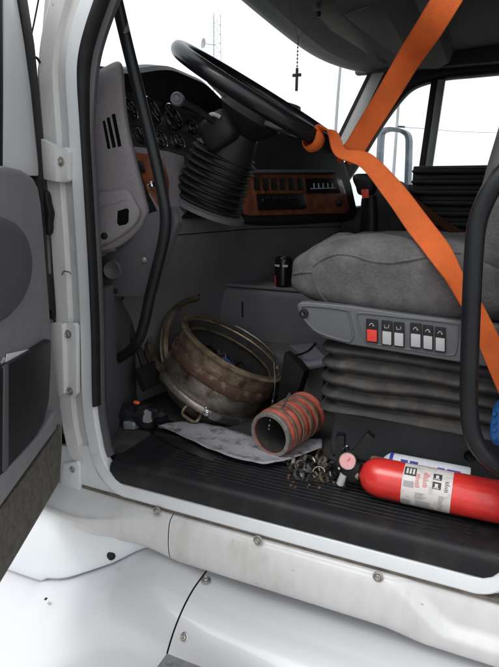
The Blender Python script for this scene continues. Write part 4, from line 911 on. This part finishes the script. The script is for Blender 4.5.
# fire extinguisher
rx = .0425
a_, b_2 = Q(378, 477, Z=FLOOR + rx + .012), Q(470, 496, Z=FLOOR + rx + .012)
XA = (b_2 - a_); XA.z = 0; XA.normalize()
fe = thing('fire_extinguisher', V((b_2.x, b_2.y, FLOOR + .01)), 'red fire extinguisher with white label lying on the sill', 'fire extinguisher')
NECK = a_ - XA * .043
def EX(h, ang, r=rx): # ang 0 = towards the viewer side, 90 = up
    s_ = XA.cross(V((0, 0, 1))).normalized()
    if s_.y > 0: s_ = -s_
    return NECK + XA * h + (s_ * math.cos(R(ang)) + V((0, 0, 1)) * math.sin(R(ang))) * r
prof = [(.012, -.004), (.013, .006), (.022, .009), (.031, .016), (.038, .027), (.0415, .040), (rx, .052), (rx, .285), (.039, .298), (.030, .304), (0, .300)]
obj('cylinder', MB().lathe(smooth_profile if False else prof, NECK, XA, 56), 'red', fe, angle=40)
def wrap(name, h0, h1, a0, a1, m, par, lift=.0006, n=24):
    rws = [[EX(h0, a0 + (a1 - a0) * k / n, rx + lift), EX(h1, a0 + (a1 - a0) * k / n, rx + lift)] for k in range(n + 1)]
    return obj(name, MB().grid(rws), m, par)
lab = wrap('label', .098, .196, -75, 100, 'label', fe)
wrap('label_block', .099, .118, -70, -22, 'ink_grey', lab, .0011, 8); wrap('label_block', .101, .122, 18, 34, 'ink_grey', lab, .0011, 6)
wrap('label_badge', .100, .124, 50, 78, 'ink', lab, .0011, 8)
for k in range(3): wrap('badge_stroke', .104 + k * .0065, .108 + k * .0065, 55, 73, 'label', lab, .0015, 4)
for (h, a) in ((.158, 52), (.158, 27)):
    ic = wrap('pictogram', h, h + .017, a, a + 19, 'ink', lab, .0011, 5)
    wrap('pictogram_figure', h + .005, h + .011, a + 5, a + 14, 'label', ic, .0015, 4); wrap('pictogram_slash', h + .002, h + .0135, a + 2, a + 4, 'label', ic, .0015, 2)
for blk, (h0, h1, a0, a1, m) in enumerate(((.124, .135, 22, 58, 'ink_red'), (.139, .152, 26, 66, 'ink_red'), (.126, .150, -12, 10, 'ink_grey'), (.128, .170, -45, -16, 'ink_grey'), (.172, .186, -40, 10, 'ink_grey'), (.182, .192, 24, 52, 'ink'))):
    aa_ = a0
    while aa_ < a1:
        e = h0 + (h1 - h0) * random.uniform(.55, 1)
        wrap('text_line', h0, e, aa_, aa_ + 1.9, m, lab, .0011, 1); aa_ += 4.4
# valve head
vh = NECK - XA * .016
obj('valve_body', MB().rbox(vh + V((0, 0, .004)), (.022, .019, .026), .5, 24, 14), 'black', fe)
obj('neck_collar', MB().lathe([(.013, -.010), (.0185, -.009), (.0185, .002), (.015, .004)], NECK, XA, 24), 'bolt', fe)
gp = Q(347.5, 461, Y=vh.y - .022); vd = (CAM - gp).normalized()
gg = obj('pressure_gauge', MB().lathe([(.018, -.008), (.0195, .0), (.0185, .003), (.017, .002)], gp, vd, 32), 'steel', fe)
obj('dial', MB().lathe([(0, .0015), (.0172, .0015)], gp, vd, 28), 'gauge_pink', gg)
obj('dial_needle', MB().ribbon([gp + vd * .0022, gp + vd * .0022 + V((.006, 0, .009))], [V((1, 0, 0))] * 2, .0016, .0004), 'ink_red', gg)
def bar(name, px, py, wid, th, m, Y): 
    p, q = Q(*px, Y=Y), Q(*py, Y=Y); d = (q - p).normalized()
    return obj(name, MB().ribbon([p, lerp(p, q, .3) + V((.002, 0, .001)), lerp(p, q, .7) + V((-.001, 0, 0)), q], [d.cross(V((0, 1, 0)))] * 4, wid, th), m, fe, bevel=.002)
bar('squeeze_handle', (340.5, 473), (341, 434), .020, .022, 'gloss_black', vh.y)
bar('carry_handle', (353, 456), (371.5, 434), .020, .022, 'gloss_black', vh.y)
p, q = Q(344, 474, Y=vh.y - .014), Q(340, 484, Y=vh.y - .014)
obj('nozzle', MB().tube([p, q], .0085, 14), 'button_grey', fe); bolt(Q(339, 468.5, Y=vh.y - .016), vd, .003, fe, m='steel', washer=False)
obj('safety_pin', MB().tube(smooth_path([Q(343, 449, Y=vh.y - .01), Q(347, 446, Y=vh.y - .01), Q(349, 450, Y=vh.y)], 4), .0016, 6), 'chrome', fe)
# spray can behind the extinguisher
cr = .034
ca, cb_ = Q(372, 462, Z=FLOOR + cr + .012), Q(446, 473, Z=FLOOR + cr + .012)
ca.y = max(ca.y, a_.y + rx + cr - .004); CA = V((XA.x, XA.y, 0)).normalized(); ca = EX(.040, 180, rx + cr + .010); ca.z = FLOOR + cr + .006
CL = .185
sc_ = thing('spray_can', V((ca.x + .09, ca.y, FLOOR)), 'white and blue spray can lying behind the red extinguisher', 'spray can')
up_ = V((0, 0, 1)); sdv = CA.cross(up_).normalized(); sdv = -sdv if sdv.y > 0 else sdv
obj('can_body', MB().lathe([(0, 0), (.022, 0), (.028, .006), (cr, .014), (cr, CL), (cr - .002, CL + .003), (0, CL)], ca, CA, 40), 'can_white', sc_)
obj('can_cap', MB().lathe([(0, -.03), (.017, -.03), (.019, -.026), (.020, 0)], ca, CA, 28), 'hose_dirty', sc_)
def cwrap(h0, h1, a0, a1, m):
    obj('print', MB().grid([[ca + CA * h + (sdv * math.cos(R(a0 + (a1 - a0) * k / 8)) + up_ * math.sin(R(a0 + (a1 - a0) * k / 8))) * (cr + .0006) for h in (h0, h1)] for k in range(9)]), m, sc_)
cwrap(.014, .022, 0, 120, 'ink_blue'); 
for k, (h0, h1) in enumerate(((.040, .056), (.060, .078), (.120, .135), (.140, .168))): cwrap(h0, h1, 48 if k < 2 else 30, 68 if k < 2 else 62, 'ink_blue')
# blue bottle cap at the right
bc = thing('blue_jug', Q(505, 440, Y=.20), 'blue plastic container just behind the grab handle', 'container')
obj('body', MB().rbox(Q(509, 424, Y=.20), (.035, .03, .05), .5, 24, 16, lambda p: p + noise.noise_vector(p * 40) * .002), 'blue', bc)
for k in range(4): obj('grip_rib', MB().box(Q(494.5, 411 + k * 8, Y=.19), (.004, .02, .004)), 'blue', bc, bevel=.001)
# drink can on the engine cover
kc = Q(283, 291, Y=.79); kr = .031
dk = thing('drink_can', V((kc.x, kc.y, -.285)), 'black drink can with red mark on the engine cover', 'can')
zb_, zt_ = -.285, Q(283, 257, Y=.79).z
obj('can_wall', MB().lathe([(0, .002), (.024, 0), (kr, .008), (kr, zt_ - zb_ - .012), (.027, zt_ - zb_ - .001), (.026, zt_ - zb_), (.025, zt_ - zb_ - .004), (0, zt_ - zb_ - .004)], (kc.x, kc.y, zb_), (0, 0, 1), 36), 'gloss_black', dk)
def kwrap(x0, x1, y0, y1, m, nm):
    rws = []
    for k in range(5):
        x = lerp(x0, x1, k / 4); d = V(((x - 283) / 539 * 2.0 / .95, 0, 0)); yy = -math.sqrt(max(1e-6, (kr + .0008) ** 2 - d.x ** 2))
        rws.append([V((kc.x + d.x, kc.y + yy, Q(283, y, Y=.79).z)) for y in (y0, y1)])
    obj(nm, MB().grid(rws), m, dk)
kwrap(276, 282, 264, 266, 'label', 'print'); kwrap(285, 289, 264, 266, 'label', 'print'); kwrap(275.5, 278.5, 275, 286, 'ink_red', 'print'); kwrap(275, 279, 285.5, 286.5, 'label', 'print')
# black ribbed crate on the passenger side
y_ = 1.50
tl, tr_ = Q(413, 166, Y=y_), Q(493, 163.5, Y=y_)
cz0, cz1 = -.30, tl.z
cr_ = thing('ribbed_crate', V((tl.x + .2, y_ + .15, cz0)), 'black ribbed crate standing by the passenger window', 'crate')
obj('crate_body', MB().box(((tl.x + tr_.x + .1) / 2, y_ + .16, (cz0 + cz1) / 2), ((tr_.x - tl.x + .1) / 2, .15, (cz1 - cz0) / 2)), 'black', cr_, bevel=.006)
for k in range(9):
    z = cz1 - .012 - k * .044
    obj('crate_rib', MB().rbox(((tl.x + tr_.x + .1) / 2, y_, z - .010), ((tr_.x - tl.x + .1) / 2 + .004, .018, .0135), .5, 20, 10), 'black', cr_)
plat = obj('passenger_seat_base', MB().box((-.15, 1.55, -.47), (.36, .30, .163)), 'mid_grey', truck, bevel=.02)
bx_ = thing('black_bag', V((-.50, 1.36, -.30)), 'black bag slumped between gear lever and ribbed crate', 'bag')
obj('bag_body', MB().rbox((-.415, 1.38, -.10), (.115, .12, .20), .5, 36, 24, lambda p: p + noise.noise_vector(p * 8) * .02), 'black', bx_)

# hanging cross
hk1, hk2 = Q(287, -6, Y=.78), Q(319, 12, Y=.78); kt = Q(298, 38, Y=.78); ct = Q(297, 68, Y=.78); cbm = Q(297, 91, Y=.78)
kt.y = ct.y = cbm.y = .78; ct.x = cbm.x = kt.x
cr2 = thing('cross_pendant', cbm, 'small dark cross hanging on a beaded cord in the windshield', 'pendant')
obj('cord', MB().tube([hk1, lerp(hk1, kt, .5) + V((0, 0, -.003)), kt, ct], .0009, 6), 'string', cr2); obj('cord', MB().tube([hk2, lerp(hk2, kt, .5) + V((0, 0, -.004)), kt], .0009, 6), 'string', cr2)
for k in range(8): obj('bead', MB().lathe([(0, -.0035), (.0028, -.0018), (.0028, .0018), (0, .0035)], lerp(kt, ct, (k + .5) / 8), (0, 0, 1), 8), 'bead', cr2)
h_ = (ct - cbm).length / 2; mid = (ct + cbm) / 2
obj('cross_post', MB().box(mid, (.0042, .003, h_)), 'cross', cr2, bevel=.001); obj('cross_bar', MB().box(mid + V((0, -.0005, h_ * .38)), (.0145, .0034, .0046)), 'cross', cr2, bevel=.001)

# ================================================================== outside
def far(px, py, dist): d = ray(px, py); return CAM + d * (dist / math.hypot(d.x, d.y))
# lattice tower
tb, tt = far(217.5, 60, 130), far(216, 14, 130)
tower = thing('radio_tower', V((tt.x, tt.y, GZ)), 'pale lattice radio tower seen through the windshield', 'tower')
mb = MB(); wd_ = 1.25; z_hi = tt.z
nseg = int((z_hi - GZ) / 1.8)
lg = [V((math.cos(R(a)) * wd_, math.sin(R(a)) * wd_, 0)) for a in (30, 150, 270)]
for k in range(3):
    mbl = MB().tube([V((tt.x, tt.y, GZ)) + lg[k], V((tt.x, tt.y, z_hi)) + lg[k] * .8], .07, 5); obj('mast_leg', mbl, 'galv', tower)
for s_ in range(nseg):
    z = GZ + s_ * 1.8; f_ = 1 - .2 * s_ / nseg
    for k in range(3):
        p, q = V((tt.x, tt.y, z)) + lg[k] * f_, V((tt.x, tt.y, z + 1.8)) + lg[(k + 1) % 3] * f_
        mb.tube([p, q], .035, 4); mb.tube([V((tt.x, tt.y, z)) + lg[k] * f_, V((tt.x, tt.y, z)) + lg[(k + 1) % 3] * f_], .03, 4)
tag(obj('mast_bracing', mb, 'galv', tower), None, kind='stuff')
dp = far(206, 44, 129.5); obj('dish', MB().lathe([(0, .25), (.5, .3), (.95, .55), (1.05, .75), (1.0, .75), (.5, .45), (0, .4)], dp, (-.6, -.75, .1), 24), 'galv', tower)
obj('dish_arm', MB().tube([dp, V((tt.x, tt.y, dp.z))], .08, 5), 'galv', tower)
def pole(px_top, px_low, dist, r, name, label, bend=0):
    t = far(*px_top, dist); o = thing(name, V((t.x, t.y, GZ)), label, 'pole')
    obj('shaft', MB().tube(smooth_path([V((t.x + bend * .5, t.y, GZ)), V((t.x - bend, t.y, lerp(GZ, t.z, .55))), t], 6), lambda k: r * (1 - .3 * k), 8), 'galv', o)
    return o, t
pole((341, 58), (338, 130), 34, .11, 'utility_pole', 'slender grey pole seen through the windshield beside the passenger pillar', .12)
p2, t2 = pole((399, 96), (398, 128), 42, .13, 'lamp_post', 'pale lamp post rising behind the passenger mirror')
obj('cross_arm', MB().tube([far(397.5, 126.5, 42), far(405, 127, 42)], .07, 6), 'black', p2)
ww = obj('overhead_wire', MB().tube(smooth_path([far(400, 127, 42), far(430, 129, 46), far(470, 132, 52), far(540, 134, 62)], 6), .025, 5), 'galv'); tag(ww, 'thin overhead wire crossing the passenger window', 'wire')
